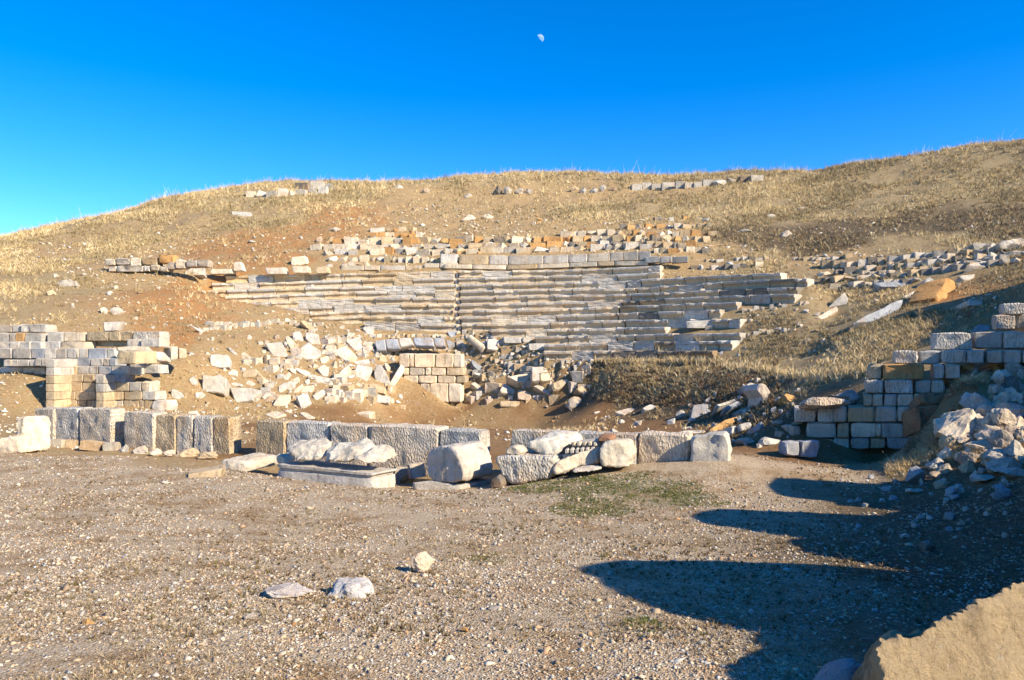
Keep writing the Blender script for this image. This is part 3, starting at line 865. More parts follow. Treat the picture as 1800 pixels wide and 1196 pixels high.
for a, b, k in zip(xs[:-1], xs[1:], 'CCTCCTC'):
    pod_block(a, b, (ybot(a)+.4, ybot(b)+.4), (ybot(a)+8, ybot(b)+8), pd(a)-.25, pd(b)-.25, k)
for a, b, k in zip([1134, 1160, 1182], [1160, 1182, 1210], 'LLG'):
    pod_block(a, b, (452, 450.5), (463, 461), pd(a)-.4, pd(b)-.4, k)
xs = [598, 640, 668, 712, 745]
for a, b, k in zip(xs[:-1], xs[1:], 'CCLC'):
    pod_block(a, b, (467, 467), (475, 475), pd(a), pd(b), k)
for a, b, k in ((745, 772, 'C'), (772, 805, 'C')):
    pod_block(a, b, (463, 463), (471, 471), pd(a)-.1, pd(b)-.1, k)
pod_block(774, 804, (446, 447), (463, 463), pd(785), pd(800), 'L')

# ------------------------------------------------------------------ left parodos wall
lw = wall_thing('retaining_wall', 190, 722, 26.4, 'stepped ashlar retaining wall with two pilasters at the left, tan below and grey above')
Y0, M0 = 24.6, -0.2
def LW(yt, yb, xs, keys, back=0.0, **kw):
    course(lw, yt, yb, xs, Y0+back, M0, kw.pop('thick', .6), keys, seg=.3, rings=2, edge=.025, rough=kw.pop('rough', .022), **kw)
LW(703.5,721,[113,135,152,167,190,216,244,253,268],'TTTTCTTT')
LW(704,724,[268,293],'L', rough=.05)
LW(688,703.5,[113,132,167,192,217,250,274],'TTTTTG')
LW(672,688,[113,144,167,192,204,226,248],'TTTTTG', rough=.016)
LW(672,690,[248,263],'C', rough=.05)
LW(658.5,672,[112,146,166,192],'TTLG')
LW(657,672,[196,219],'B', rough=.04)
LW(644,658.5,[111,136,156,172,196,225],'TGGBG', back=.15)
LW(641,659,[227,251],'L', back=.3, rough=.03); LW(642,657,[252,279],'G', back=.4, rough=.03)
LW(630.5,644,[62,73,92,111,121,159,181,192,203],'GGLCBLGB', back=.3)
LW(613,630.5,[-2,20,54,78,99,117,135,139,154,187,202],'GGBGGGCGBL', back=.75, rough=.022)
LW(601,614.5,[-2,17,34,53,73],'LLGL', back=1.1); LW(601,614,[78,106,150],'LC', back=1.3)
LW(586,602,[-2,16,27,43,74],'LGOG', back=1.5, rough=.022)
LW(584,601,[83,111],'L', back=1.6); LW(584,600,[112,149],'C', back=1.6)
LW(583,599.5,[152,190,211,234,259,281],'TTTGG', back=1.6, rough=.03, mat=M_CHISEL)
LW(597,609.5,[150,175,200,222],'CCC', back=2.0)
LW(597,610,[222,247],'L', back=1.4); LW(596,610,[247,281],'L', back=1.3)
LW(571,584.5,[-2,21,36],'GG', back=2.2); LW(570.5,584.5,[36,50,81],'GL', back=2.1, rough=.03)
LW(632.5,644.5,[5,20,32,51,70],'LGGG', back=.35); LW(633,645,[70,90],'B', back=.3)
LW(645.5,659,[-2,38,60,79],'LLL', back=.75)
LW(660,672,[-2,8,20,80],'CLC', back=.9)
LW(672,681,[-2,30,78],'CT', back=1.0)
# pilasters stand proud of the wall
for (x0, x1, back, yt, ybm, n) in ((80, 96, -.75, 632, 718, 6), (168, 183, -.5, 659, 721, 4)):
    ys = np.linspace(yt, ybm, n+1)
    for q in range(n):
        wall_block(lw, x0, x1, ys[q], ys[q+1], Y0+back, M0, .95, 'G' if q < 2 else 'T', name='pilaster_block', ext=(.33*1.0, 1.25, 0) if x0 < 100 else (.2, .8, 0), seg=.3, rings=2, edge=.02, rough=.01)

def lone(name, label, poly, key, n=(.15,-.85,.4), thick=.32, d=None, dd=0.0, mat=None, cat='stone block', group=None, ext=None, rough=.02, edge=.035, lift=.45, **kw):
    poly = np.array(poly, float)
    c = poly.mean(0)
    if d is None:
        # bring the stone forward until no corner of its face is buried
        d0 = at_d(c[0], c[1]); d = d0-.03
        loop, _ = plane_loop(poly, d, n)
        gap = [at_d(px, py, max(3.0, d0-4))-q[1] for (px, py), q in zip(poly, loop)]
        d -= min(1.3, max(0.0, -min(gap)))*.85
        k_ = min(1.0, max(0.0, d0-d))
        if ext is None: thick = thick+k_*.8
    o = solid(name, [tuple(p) for p in poly], d+dd, n, thick, mat or M_STONE, key, None, ext=ext, rough=rough, edge=edge, **kw)
    tag(o, label, cat, group)
    return o
# loose blocks on and beside the left wall
lone('stone_block', 'big clean tan squared block lying on top of the left retaining wall', [(205,618),(238,617.5),(238,640),(204,640)], 'Y', (-.25,-1,.05), .6, d=26.6, ext=(.5,.6,0))
lone('stone_block', 'small white block tucked against the tan block on the left wall', [(254,624),(272,622),(273,635),(258,637)], 'W', (.3,-1,.3), .4, d=27.5)
lone('stone_block', 'rounded pale block on the left wall behind the white stone', [(272,618),(285,617),(296,628),(296,636),(276,635)], 'L', (.2,-1,.2), .5, d=28.2, rough=.04)
lone('stone_slab', 'flat pale slab laid across the top course of the left wall', [(203,611),(232,608),(264,609),(262,620),(240,617),(206,617)], 'C', (0,-1,.6), .4, d=28.0)
lone('stone_block', 'cream squared block at the right end of the left wall top', [(299,611),(313,608),(313,632),(300,635)], 'C', (.3,-1,.1), .7, d=29.0, ext=(-.6,.7,0))
lone('stone_block', 'cream block with a brown groove at the outer right end of the left wall', [(314,612),(328,612),(328,631),(314,632)], 'C', (.3,-1,.1), .6, d=29.4, ext=(-.4,.7,0))
lone('stone_block', 'single grey cube standing above the left wall and casting a dark shadow', [(181,567),(211,567),(207,582),(182,583)], 'L', (.1,-1,.12), .6, d=32.0, ext=(-.1,.7,.05))
lone('boulder', 'pale round stone left of the two on the slope above the left wall', [(174,540),(186,538),(188,551),(178,553)], 'C', (.2,-1,.3), .45, rough=.05, cat='boulder')
lone('boulder', 'grey split boulder right of the two on the slope above the left wall', [(190,542),(212,540),(216,548),(208,554),(192,553)], 'L', (.2,-1,.3), .5, rough=.05, cat='boulder')
lone('boulder', 'cluster of grey lichen covered rock on the far left grass slope', [(98,495),(118,491),(134,494),(136,503),(104,506)], 'G', (.1,-1,.4), .5, rough=.06, cat='boulder')
lone('stone_block', 'small ochre block below the grey rock on the far left slope', [(80,513),(92,509),(96,517),(84,521)], 'T', (.1,-1,.4), .4)
lone('stone_block', 'long pale slab fallen on the grass high on the left hill', [(406,371),(441,373),(444,379),(430,382),(407,377)], 'W', (0,-1,.9), .4)

# small wall on the left slope
sw = wall_thing('small_wall', 270, 484, 43.0, 'short two course rubble wall on the left slope beside the seats')
for a, b, yt, yb, k in ((183,203,456,467,'C'),(203,228,455,466,'G'),(228,248,454,468,'C'),(248,277,452,466,'T'),(277,306,448,463,'O'),(292,310,460,474,'L'),(308,326,457,473,'C'),(326,347,457,470,'G'),(346,367,457,470,'G'),
                        (190,204,468,478,'L'),(204,252,467,478,'L'),(252,263,466,478,'L'),(263,280,466,476,'C'),(280,296,468,478,'C')):
    wall_block(sw, a, b, yt, yb, 39.6, -.15, .6, k, seg=.35, rings=2, edge=.06, rough=.05, mat=M_ROCK)
lone('stone_block', 'pale angular rock at the right foot of the small left slope wall', [(323,480),(338,468),(360,472),(360,484),(325,484)], 'L', (.2,-1,.3), .5, rough=.05)
for lab, poly, k in (('grey block resting on the top left seats', [(410,462),(422,460),(427,476),(410,477)], 'L'),('flat long seat stone at the upper left corner of the seats', [(369,473),(408,473),(410,481),(369,482)], 'C'),
        ('worn grey seat stone above the top left seat row', [(465,471),(500,470),(504,482),(468,482)], 'L'),('cream block with a ledge above the left seats', [(512,468),(541,468),(543,480),(514,480)], 'C'),
        ('cream rough block atop the left end of the rubble tiers', [(512,452),(536,450),(540,464),(524,468),(511,466)], 'C'),('tan block right of the cream pair above the left seats', [(554,470),(574,468),(578,480),(555,481)], 'T')):
    lone('seat_stone', lab, poly, k, (.05,-1,.12), .6, d=44.2 if poly[0][1] > 458 else 46, ext=(0,.6,0))

# ------------------------------------------------------------------ ashlar pier below the seats
pr = wall_thing('ashlar_pier', 765, 704, 35.2, 'cream ashlar pier standing above the orchestra below the seats', 'wall')
PY = 34.6
for yt, yb, xs, ks in ((621.5,646.5,[701,720,727.5,764.5,797,812],'CNNNC'),(646.5,660.3,[708,719,747,757,784,816],'NCNNT'),(660.3,673.8,[708,735,768,801,819],'NNNT'),(673.8,708,[738,755,788.5,811],'CNC')):
    course(pr, yt, yb, xs, PY, -.15, .7, ks, seg=.3, rings=2, edge=.04, rough=.018, gap=.45)
# tilted coping row of bluish slabs
cr = wall_thing('tilted_coping', 725, 614, 36.6, 'curved row of tilted bluish slabs above the cream pier', 'coping row')
for q in ([(380,255),(505,240),(525,370),(415,378)],[(508,237),(655,225),(685,350),(530,355)],[(660,225),(800,215),(850,310),(687,335)],[(822,220),(1065,218),(1090,325),(858,318)],[(1069,220),(1200,220),(1220,325),(1095,325)],[(1215,235),(1330,285),(1245,345)]):
    solid('slab', Z(600,560,6.646,q), 36.7, (-.08,-.8,.6), .3, M_STONE, 'B' if random.random() < .75 else 'L', cr, rough=.015, edge=.05, rings=2, seg=.3)
# ------------------------------------------------------------------ tumbled blocks below the seats
ZA, ZB, ZC, ZD, ZE, ZF, ZG = (300,580,7.473), (450,560,6.642), (600,560,6.646), (800,560,6.646), (1040,600,6.0), (1280,640,6.645), (1400,400,4.5)
LONE = [
 # frame, outline, tone, name, normal, thickness, label
 (ZB,[(95,285),(300,270),(385,450),(210,455)],'W','stone_slab',(.2,-.8,.6),.3,'wide pale parallelogram slab at the upper left of the tumbled blocks'),
 (ZB,[(335,220),(380,200),(485,310),(470,360),(430,405),(400,350)],'C','stone_block',(.3,-.8,.5),.4,'slim upright cream block leaning between the wide slab and the diamond slab'),
 (ZB,[(420,160),(510,140),(555,240),(545,275),(440,260)],'L','stone_block',(.1,-.8,.5),.35,'pale grey square block just above the slim cream block'),
 (ZB,[(575,155),(730,180),(745,260),(755,315),(650,310),(570,230)],'L','stone_block',(.2,-.8,.5),.35,'chipped pale block right of the grey square one under the seats'),
 (ZB,[(450,395),(610,275),(765,395),(760,425),(640,505),(610,500)],'W','stone_slab',(.2,-.75,.6),.32,'large white slab set on its corner like a diamond'),
 (ZB,[(890,385),(1050,310),(1185,440),(1180,475),(1095,525)],'C','stone_block',(.35,-.7,.6),.65,'thick cream block with a shaded left side, tilted toward the slope foot'),
 (ZB,[(1045,260),(1200,205),(1250,350),(1160,385)],'L','stone_slab',(.2,-.8,.55),.28,'grey slab leaning just above the thick cream block'),
 (ZB,[(1065,150),(1150,170),(1165,215),(1060,245)],'C','stone_block',(.1,-.8,.4),.35,'small cream block above the leaning grey slab'),
 (ZB,[(735,460),(840,430),(855,470),(790,540),(760,530)],'C','stone_block',(.2,-.8,.5),.3,'small cream block under the right corner of the diamond slab'),
 (ZB,[(705,580),(790,530),(850,570),(845,690),(780,680)],'L','stone_block',(.3,-.8,.5),.35,'pale five sided block below the diamond slab'),
 (ZB,[(640,660),(760,672),(880,700),(915,690),(890,790),(800,780),(655,720)],'W','stone_block',(.1,-.85,.5),.4,'long white rounded moulding lying level in the middle of the pile'),
 (ZB,[(920,680),(1075,540),(1110,600),(1080,680),(950,695)],'C','stone_block',(.2,-.8,.5),.4,'cream wedge block with an ochre underside beside the white moulding'),
 (ZC,[(185,535),(370,560),(345,640),(300,745),(130,690)],'L','stone_slab',(.15,-.85,.5),.35,'broad light grey slab left of the two blocks leaning in a V'),
 (ZC,[(120,505),(325,470),(345,520),(185,540)],'W','stone_slab',(.1,-.6,.8),.3,'narrow white slab lying on the broad grey slab'),
 (ZB,[(650,900),(790,820),(815,885),(710,970)],'W','stone_block',(.25,-.75,.6),.35,'white oblong block low in the pile, tilted up to the right'),
 (ZB,[(470,905),(600,860),(655,990),(530,1075)],'W','stone_block',(.3,-.8,.5),.45,'white cube tilted at the bottom of the tumbled pile'),
 (ZB,[(260,780),(350,740),(400,780),(280,880),(255,850)],'L','stone_block',(.1,-.7,.6),.35,'grey topped block with white lower edge at the left foot of the pile'),
 (ZB,[(285,885),(410,880),(405,960),(360,1040),(180,1020)],'C','stone_block',(.25,-.85,.4),.35,'cream block half buried in earth at the left foot of the pile'),
 (ZB,[(370,740),(500,670),(520,740),(430,790)],'P','stone_block',(.2,-.7,.6),.3,'pinkish tilted block above the grey topped one'),
 (ZB,[(300,680),(390,620),(415,660),(340,740)],'P','stone_block',(.2,-.8,.5),.3,'pink stained block at the upper left of the pile foot'),
 (ZB,[(370,580),(470,580),(475,660),(420,640)],'C','stone_block',(.2,-.8,.5),.3,'small cream block above the pink stained block'),
 (ZB,[(435,560),(520,585),(620,620),(630,660),(590,685),(490,620)],'C','stone_block',(.25,-.8,.5),.35,'long rough cream block just left of the white moulding'),
 (ZB,[(555,740),(620,690),(635,740),(600,790)],'L','stone_block',(.2,-.8,.5),.3,'small pale wedge under the left end of the white moulding'),
 (ZB,[(440,830),(540,760),(555,800),(500,870),(420,880)],'P','stone_block',(.1,-.9,.3),.3,'brownish block with a shaded face above the white cube'),
 (ZB,[(520,800),(690,770),(680,820),(640,880),(500,870)],'C','stone_block',(.2,-.7,.6),.3,'curved cream fragment above the white cube'),
 (ZB,[(100,1115),(240,1075),(355,1115),(210,1170)],'C','stone_slab',(.0,-.35,.95),.15,'flat cream slab lying in the earth near the middle slab wall'),
 (ZB,[(500,1105),(580,1090),(690,1150),(610,1185)],'C','stone_slab',(.0,-.35,.95),.15,'flat cream triangle slab right of the flat one at the orchestra edge'),
 (ZB,[(325,1065),(390,1060),(445,1100),(430,1115),(320,1085)],'L','stone_slab',(.1,-.6,.8),.2,'small pale bar lying above the two flat cream slabs'),
 (ZB,[(1150,770),(1190,735),(1245,770),(1215,825)],'C','stone_block',(.1,-.85,.4),.3,'small cream cube below the broad grey slab'),
 (ZB,[(1040,760),(1110,740),(1145,790),(1080,830)],'L','stone_block',(.2,-.8,.5),.3,'small pale block left of the small cream cube'),
 (ZB,[(510,30),(560,15),(690,110),(660,150),(590,110)],'T','stone_block',(.3,-.85,.4),.4,'brown elongated block leaning under the lower left seats'),
 (ZB,[(80,430),(120,425),(125,520),(85,540)],'D','stone_block',(-.3,-.95,.1),.3,'dark sided upright block between two cream ones left of the pile'),
 (ZB,[(130,415),(165,430),(175,550),(125,535)],'C','stone_block',(.3,-.9,.2),.3,'upright cream block with its dark neighbour on its left'),
 (ZB,[(5,450),(75,450),(75,530),(5,530)],'C','stone_block',(.1,-.95,.3),.3,'square cream block left of the dark sided one'),
 (ZA,[(510,325),(600,320),(745,330),(780,370),(775,490),(640,505),(515,470)],'W','stone_block',(.15,-.9,.4),.45,'big white block on the slope above the largest white one'),
 (ZA,[(415,590),(560,605),(640,580),(740,640),(700,845),(600,820),(410,820)],'W','stone_block',(.12,-.9,.4),.5,'largest white square block with a shadowed left edge on the slope'),
 (ZA,[(770,755),(1050,760),(1180,790),(1190,830),(1090,900),(1080,930),(850,960)],'W','stone_slab',(.1,-.85,.5),.4,'long white slab with streaks low on the slope left of the pile'),
 (ZA,[(770,540),(800,500),(890,545),(880,625),(770,590)],'L','stone_block',(.3,-.8,.5),.4,'tilted pale cube with ochre underside right of the largest white block'),
 (ZA,[(925,540),(1080,505),(1190,540),(1190,590),(1080,640),(920,640)],'T','boulder',(.1,-.85,.5),.45,'rough grey and ochre boulder right of the tilted pale cube'),
 (ZA,[(780,690),(870,685),(945,715),(930,745),(785,735)],'L','stone_block',(.1,-.8,.5),.3,'small grey bar just above the long streaked slab'),
 (ZA,[(975,690),(1030,645),(1115,710),(1080,750),(985,740)],'P','stone_block',(.2,-.8,.5),.35,'small pinkish rock above the long streaked slab'),
 (ZA,[(225,655),(290,595),(355,660),(345,720),(290,745)],'G','stone_block',(.2,-.85,.4),.35,'grey angular block left of the largest white block'),
 (ZA,[(320,815),(380,810),(470,855),(370,920),(315,880)],'L','stone_block',(.2,-.8,.5),.35,'pale pointed block below the largest white block'),
 (ZA,[(0,760),(150,830),(155,880),(100,920),(0,900)],'L','stone_block',(.1,-.9,.35),.4,'pale grey triangular block at the right foot of the left wall'),
 (ZA,[(910,310),(970,280),(1095,385),(1050,400),(930,365)],'C','stone_block',(.2,-.8,.5),.3,'cream triangular block right of the upper white block'),
 (ZA,[(735,220),(790,215),(890,330),(880,370),(790,300)],'L','boulder',(.2,-.8,.5),.4,'rough grey elongated boulder between the two upper white blocks'),
 (ZA,[(1210,615),(1325,690),(1290,715),(1210,670)],'C','stone_block',(.2,-.8,.5),.25,'small cream shard right of the grey and ochre boulder'),
 (ZA,[(215,1065),(340,1060),(365,1110),(215,1110)],'C','stone_block',(.1,-.8,.5),.35,'low cream block behind the second run of the slab wall'),
 (ZC,[(240,105),(370,85),(380,200),(300,185)],'L','stone_block',(.2,-.8,.5),.4,'pale squared block below the seats left of the bluish coping'),
 (ZC,[(415,545),(470,535),(580,760),(560,775),(400,745),(375,620)],'G','stone_block',(.1,-.95,.2),.4,'left one of two big blocks leaning in a V, grey faced'),
 (ZC,[(560,830),(545,790),(700,530),(745,560),(740,620),(590,845)],'C','stone_block',(.35,-.9,.3),.45,'right one of two big blocks leaning in a V, cream fluted face'),
 (ZC,[(500,520),(530,510),(585,570),(545,650)],'C','stone_block',(.3,-.85,.4),.35,'small pale block caught between the two blocks of the V'),
 (ZC,[(320,765),(360,755),(525,810),(515,885),(320,845)],'T','seat_stone',(.05,-.95,.3),.4,'tan seat block with a dark groove at the foot of the V'),
 (ZC,[(390,920),(420,885),(570,910),(560,990),(400,985)],'L','stone_block',(.1,-.8,.5),.3,'pale oblong block below the tan grooved seat block'),
 (ZC,[(225,830),(280,750),(310,770),(300,870),(240,870)],'T','stone_block',(.1,-.9,.3),.3,'tan upright stone left of the grooved seat block'),
 (ZC,[(1230,145),(1390,140),(1330,210),(1320,240),(1270,230)],'B','stone_block',(.0,-.8,.5),.35,'bluish block at the right end of the tilted coping row'),
 (ZC,[(150,1110),(360,1070),(400,1080),(330,1120)],'C','stone_slab',(.0,-.4,.9),.15,'thin pale slab flat at the orchestra edge below the V blocks'),
 (ZC,[(680,1005),(745,1010),(740,1075),(690,1060)],'Y','stone_block',(.1,-.8,.5),.3,'small yellow stone alone at the orchestra edge'),
 (ZC,[(670,890),(700,875),(725,920),(710,950),(665,920)],'L','stone_block',(.2,-.8,.5),.25,'small pale stone above the yellow one near the pier'),
 (ZD,[(375,240),(470,235),(560,290),(565,370),(370,365)],'L','stone_block',(.1,-.9,.4),.4,'pale grey square block right of the fallen column drum'),
 (ZD,[(555,215),(775,225),(780,290),(565,290)],'L','seat_stone',(.0,-1,.12),.5,'long pale block under the middle seats at their broken left end'),
 (ZD,[(785,220),(935,215),(870,285),(790,290)],'L','seat_stone',(.0,-1,.12),.5,'pale block with a slanted shadow at the broken end of the middle seats'),
 (ZD,[(850,295),(1060,290),(1060,370),(860,375)],'L','seat_stone',(.0,-1,.1),.6,'squared grey block jutting out left of the second lowest seat row'),
 (ZD,[(180,490),(205,475),(325,570),(290,620),(210,560)],'B','stone_block',(.2,-.85,.4),.35,'bluish slanted block in the rubble right of the pier'),
 (ZD,[(370,700),(585,620),(600,670),(430,775)],'T','stone_block',(-.2,-.9,.4),.5,'tan block tilted over a dark hollow right of the pier'),
 (ZD,[(600,680),(890,635),(890,745),(740,745)],'C','stone_slab',(.1,-.8,.55),.3,'long cream slab with a pointed left end below the rubble face'),
 (ZD,[(895,565),(1075,555),(1085,625),(985,640),(990,730),(895,740)],'L','stone_slab',(.1,-.85,.5),.3,'grey L shaped slab in the middle of the cream slabs'),
 (ZD,[(988,638),(1095,628),(1115,730),(997,735)],'C','stone_slab',(.1,-.85,.5),.3,'square cream slab at the right end of the cream slabs'),
 (ZD,[(515,840),(570,750),(715,840),(710,885),(550,870)],'L','stone_block',(.2,-.7,.6),.4,'pale slanted block beside the cube at the orchestra edge'),
 (ZD,[(720,870),(760,830),(885,850),(890,920),(860,965),(730,940)],'P','stone_block',(.0,-.9,.4),.5,'pinkish cube with a dark front at the orchestra edge'),
 (ZD,[(905,790),(960,770),(1130,840),(1100,890),(1050,870)],'L','stone_block',(.1,-.8,.5),.4,'long grey stone lying right of the pinkish cube'),
 (ZD,[(1120,760),(1290,690),(1310,730),(1240,840),(1150,850)],'T','boulder',(.1,-.9,.4),.5,'rough tan boulder at the left edge of the scrubby bank'),
 (ZD,[(1310,980),(1400,905),(1490,930),(1480,1000),(1420,1045),(1340,1075)],'G','boulder',(.1,-.9,.35),.6,'grey lichen spotted boulder at the foot of the scrubby bank'),
 (ZD,[(1410,820),(1470,775),(1560,845),(1480,875)],'T','stone_block',(.2,-.8,.5),.35,'striped tan block in the bank above the grey boulder'),
 (ZD,[(180,765),(230,735),(340,820),(300,850)],'W','stone_block',(.2,-.8,.5),.3,'white slanted bar right of the pier foot'),
 (ZD,[(1605,1095),(1700,1075),(1710,1100),(1640,1115)],'C','stone_slab',(.0,-.4,.9),.12,'small flat cream slab on the soil below the scrubby bank'),
 (ZD,[(110,880),(180,840),(260,890),(200,955),(120,930)],'T','boulder',(.1,-.9,.35),.45,'rough brown boulder at the right foot of the pier'),
 (ZD,[(515,960),(760,965),(765,1035),(520,1030)],'T','stone_slab',(.0,-.9,.35),.3,'low brown slab under the pinkish cube at ground level'),
 (ZD,[(215,625),(290,640),(370,670),(350,690),(220,650)],'W','stone_slab',(.1,-.7,.6),.2,'white splinter of marble right of the pier'),
 (ZE,[(245,745),(390,700),(480,710),(340,775)],'P','stone_slab',(.0,-.45,.9),.15,'flat grey pink slab on the soil at the bank foot'),
 (ZE,[(530,700),(620,660),(690,690),(660,720),(550,730)],'L','stone_block',(.1,-.7,.6),.35,'pale flat topped rock at the shade edge by the bank'),
 (ZE,[(10,755),(90,735),(100,750),(30,768)],'C','stone_slab',(.0,-.4,.9),.12,'thin cream chip left of the flat grey pink slab'),
 (ZE,[(295,850),(310,815),(360,840),(340,870)],'W','stone_block',(.3,-.8,.5),.25,'single small white stone out on the orchestra floor'),
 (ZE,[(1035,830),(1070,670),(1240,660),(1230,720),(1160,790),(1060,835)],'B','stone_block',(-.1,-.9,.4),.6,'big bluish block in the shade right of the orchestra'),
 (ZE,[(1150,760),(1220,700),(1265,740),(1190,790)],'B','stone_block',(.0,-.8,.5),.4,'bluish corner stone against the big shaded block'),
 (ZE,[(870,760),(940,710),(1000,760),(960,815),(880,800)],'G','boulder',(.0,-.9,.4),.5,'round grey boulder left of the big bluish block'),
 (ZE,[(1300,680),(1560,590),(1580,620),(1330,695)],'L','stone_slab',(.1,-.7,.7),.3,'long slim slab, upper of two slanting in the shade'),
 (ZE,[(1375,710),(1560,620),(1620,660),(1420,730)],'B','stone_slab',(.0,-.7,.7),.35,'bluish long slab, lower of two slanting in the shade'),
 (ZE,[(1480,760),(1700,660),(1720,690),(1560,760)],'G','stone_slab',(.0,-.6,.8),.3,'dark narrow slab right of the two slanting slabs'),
 (ZE,[(1600,470),(1680,415),(1760,440),(1750,500),(1650,560),(1600,530)],'G','boulder',(.1,-.9,.4),.6,'grey boulder with a speckled lit top beside the forked stone'),
 (ZE,[(1240,930),(1420,820),(1540,790),(1550,830),(1380,940),(1260,970)],'O','stone_block',(.1,-.9,.4),.5,'block coloured as an orange sunlit patch behind the right end of the slab wall'),  # orange tone paints a sunlit patch as a stone
 (ZE,[(1475,900),(1530,890),(1525,990),(1470,990)],'L','stone_block',(.2,-.9,.2),.3,'small upright grey stone right of the block with the orange sunlit patch'),
 (ZE,[(1560,880),(1680,850),(1690,920),(1570,960)],'L','stone_block',(.1,-.9,.3),.4,'grey squared block in the shade near the right path'),
 (ZE,[(1180,630),(1240,580),(1270,600),(1230,660)],'B','stone_block',(-.1,-.8,.5),.35,'bluish pointed stone behind the big shaded block'),
 (ZE,[(860,962),(960,935),(1205,940),(1205,972)],'W','stone_slab',(.0,-.5,.85),.25,'bright white slab lying just behind the right slabs'),
 (ZE,[(945,905),(1060,890),(1060,925),(960,930)],'G','stone_slab',(.0,-.6,.7),.25,'grey slab lying behind the bright white slab'),
 (ZF,[(335,300),(375,225),(440,235),(500,330),(470,400),(465,490),(395,570),(410,400)],'P','standing_stone',(.1,-1,.1),.3,'leaning forked standing stone with a flared head'),
 (ZF,[(650,360),(690,335),(815,380),(740,470)],'O','stone_block',(.3,-.8,.5),.35,'pale topped orange stone right of the forked standing stone'),
 (ZF,[(530,470),(600,380),(620,400),(550,475)],'P','stone_block',(.1,-.9,.2),.2,'narrow pinkish stone leaning in the dark hollow'),
 (ZF,[(360,690),(400,665),(425,740),(380,775)],'B','stone_block',(.0,-.9,.3),.3,'small bluish pointed stone in the dark rubble'),
 (ZF,[(515,690),(560,640),(680,650),(620,720)],'P','boulder',(.0,-.9,.4),.4,'brown pink boulder left of the right retaining wall'),
 (ZF,[(670,720),(750,700),(750,820),(690,790)],'P','stone_block',(-.1,-1,.1),.4,'pinkish rounded block at the left end of the right wall'),
 (ZF,[(752,720),(850,730),(840,845),(752,840)],'P','stone_block',(.1,-1,.05),.4,'square pink grey block next to the lowest right wall course'),
 (ZF,[(740,680),(800,650),(900,690),(870,710)],'L','stone_slab',(.0,-.6,.8),.25,'flat pale slab capping the two pinkish blocks'),
 (ZF,[(110,870),(250,860),(310,900),(280,940),(120,900)],'P','stone_block',(.0,-.9,.4),.4,'reddish grey low block on the path left of the right wall'),
 (ZF,[(370,880),(440,850),(630,880),(610,940),(520,950),(400,960)],'L','stone_block',(.0,-.9,.4),.45,'long grey low block right of the reddish one on the path'),
 (ZF,[(770,290),(850,260),(880,310),(810,350)],'L','boulder',(.1,-.8,.5),.4,'pale rock on the earth bank above the right wall'),
 (ZG,[(440,760),(560,690),(700,630),(760,590),(850,560),(830,640),(740,690),(600,750)],'B','fallen_column',(.1,-.8,.6),.55,'long grey fallen column lying aslant on the grassy slope'),
 (ZG,[(840,550),(1000,470),(1080,470),(950,540),(880,565)],'L','stone_slab',(.1,-.7,.7),.4,'pale grey slab lying at the upper end of the fallen column'),
 (ZG,[(240,640),(380,510),(420,560),(395,610),(330,620)],'G','stone_slab',(-.2,-.8,.5),.3,'bluish tilted slab with a white end on the grassy slope'),
 (ZG,[(160,710),(320,620),(330,660),(200,735)],'P','stone_slab',(.1,-.8,.6),.3,'pinkish slab lying just below the bluish tilted slab'),
 (ZG,[(1340,300),(1500,265),(1580,280),(1500,310)],'L','stone_slab',(.0,-.5,.9),.25,'flat pale slab on the upper right stone tiers'),
 (ZG,[(1350,580),(1480,570),(1480,620),(1360,622)],'L','stone_block',(.0,-.95,.2),.4,'grey oblong block alone on the red earth at the upper right'),
 (ZG,[(1280,380),(1420,365),(1400,410),(1330,420)],'L','stone_block',(.1,-.7,.6),.4,'pale wedge block right of the big orange block'),
 (ZG,[(1370,830),(1460,760),(1540,770),(1550,830)],'B','stone_block',(-.1,-.8,.5),.5,'bluish rounded block behind the top of the right wall'),
 (ZG,[(1000,430),(1060,385),(1110,430),(1050,470)],'L','boulder',(.1,-.85,.4),.45,'round pale rock left of the big orange block'),
 (ZG,[(620,440),(780,425),(950,398),(960,430),(830,470),(650,470)],'B','stone_slab',(-.1,-.7,.6),.35,'long dark bluish slab below the upper right tiers'),
]
BUSY = []
for fr, poly, key, nm, n, th, lab in LONE:
    q_ = np.array(Z(*fr, poly)); BUSY.append((*q_.mean(0), *(np.ptp(q_, axis=0)/2)))
    cat = {'boulder':'boulder','stone_slab':'stone slab','stone_block':'stone block','seat_stone':'seat stone','standing_stone':'standing stone','fallen_column':'column'}[nm]
    rough = .05 if nm == 'boulder' else .022
    th2 = th*(1.25 if nm in ('stone_block', 'seat_stone') else 1.1)
    lone(nm, lab, Z(*fr, poly), key, n, th2, mat=M_ROCK if nm == 'boulder' else (M_MARBLE if key == 'W' else M_STONE), cat=cat, rough=rough, edge=.07 if nm in ('boulder', 'fallen_column') else .035, seg=.16, rings=3,
         group='tumbled blocks below the seats' if fr in (ZA, ZB, ZC) else None)
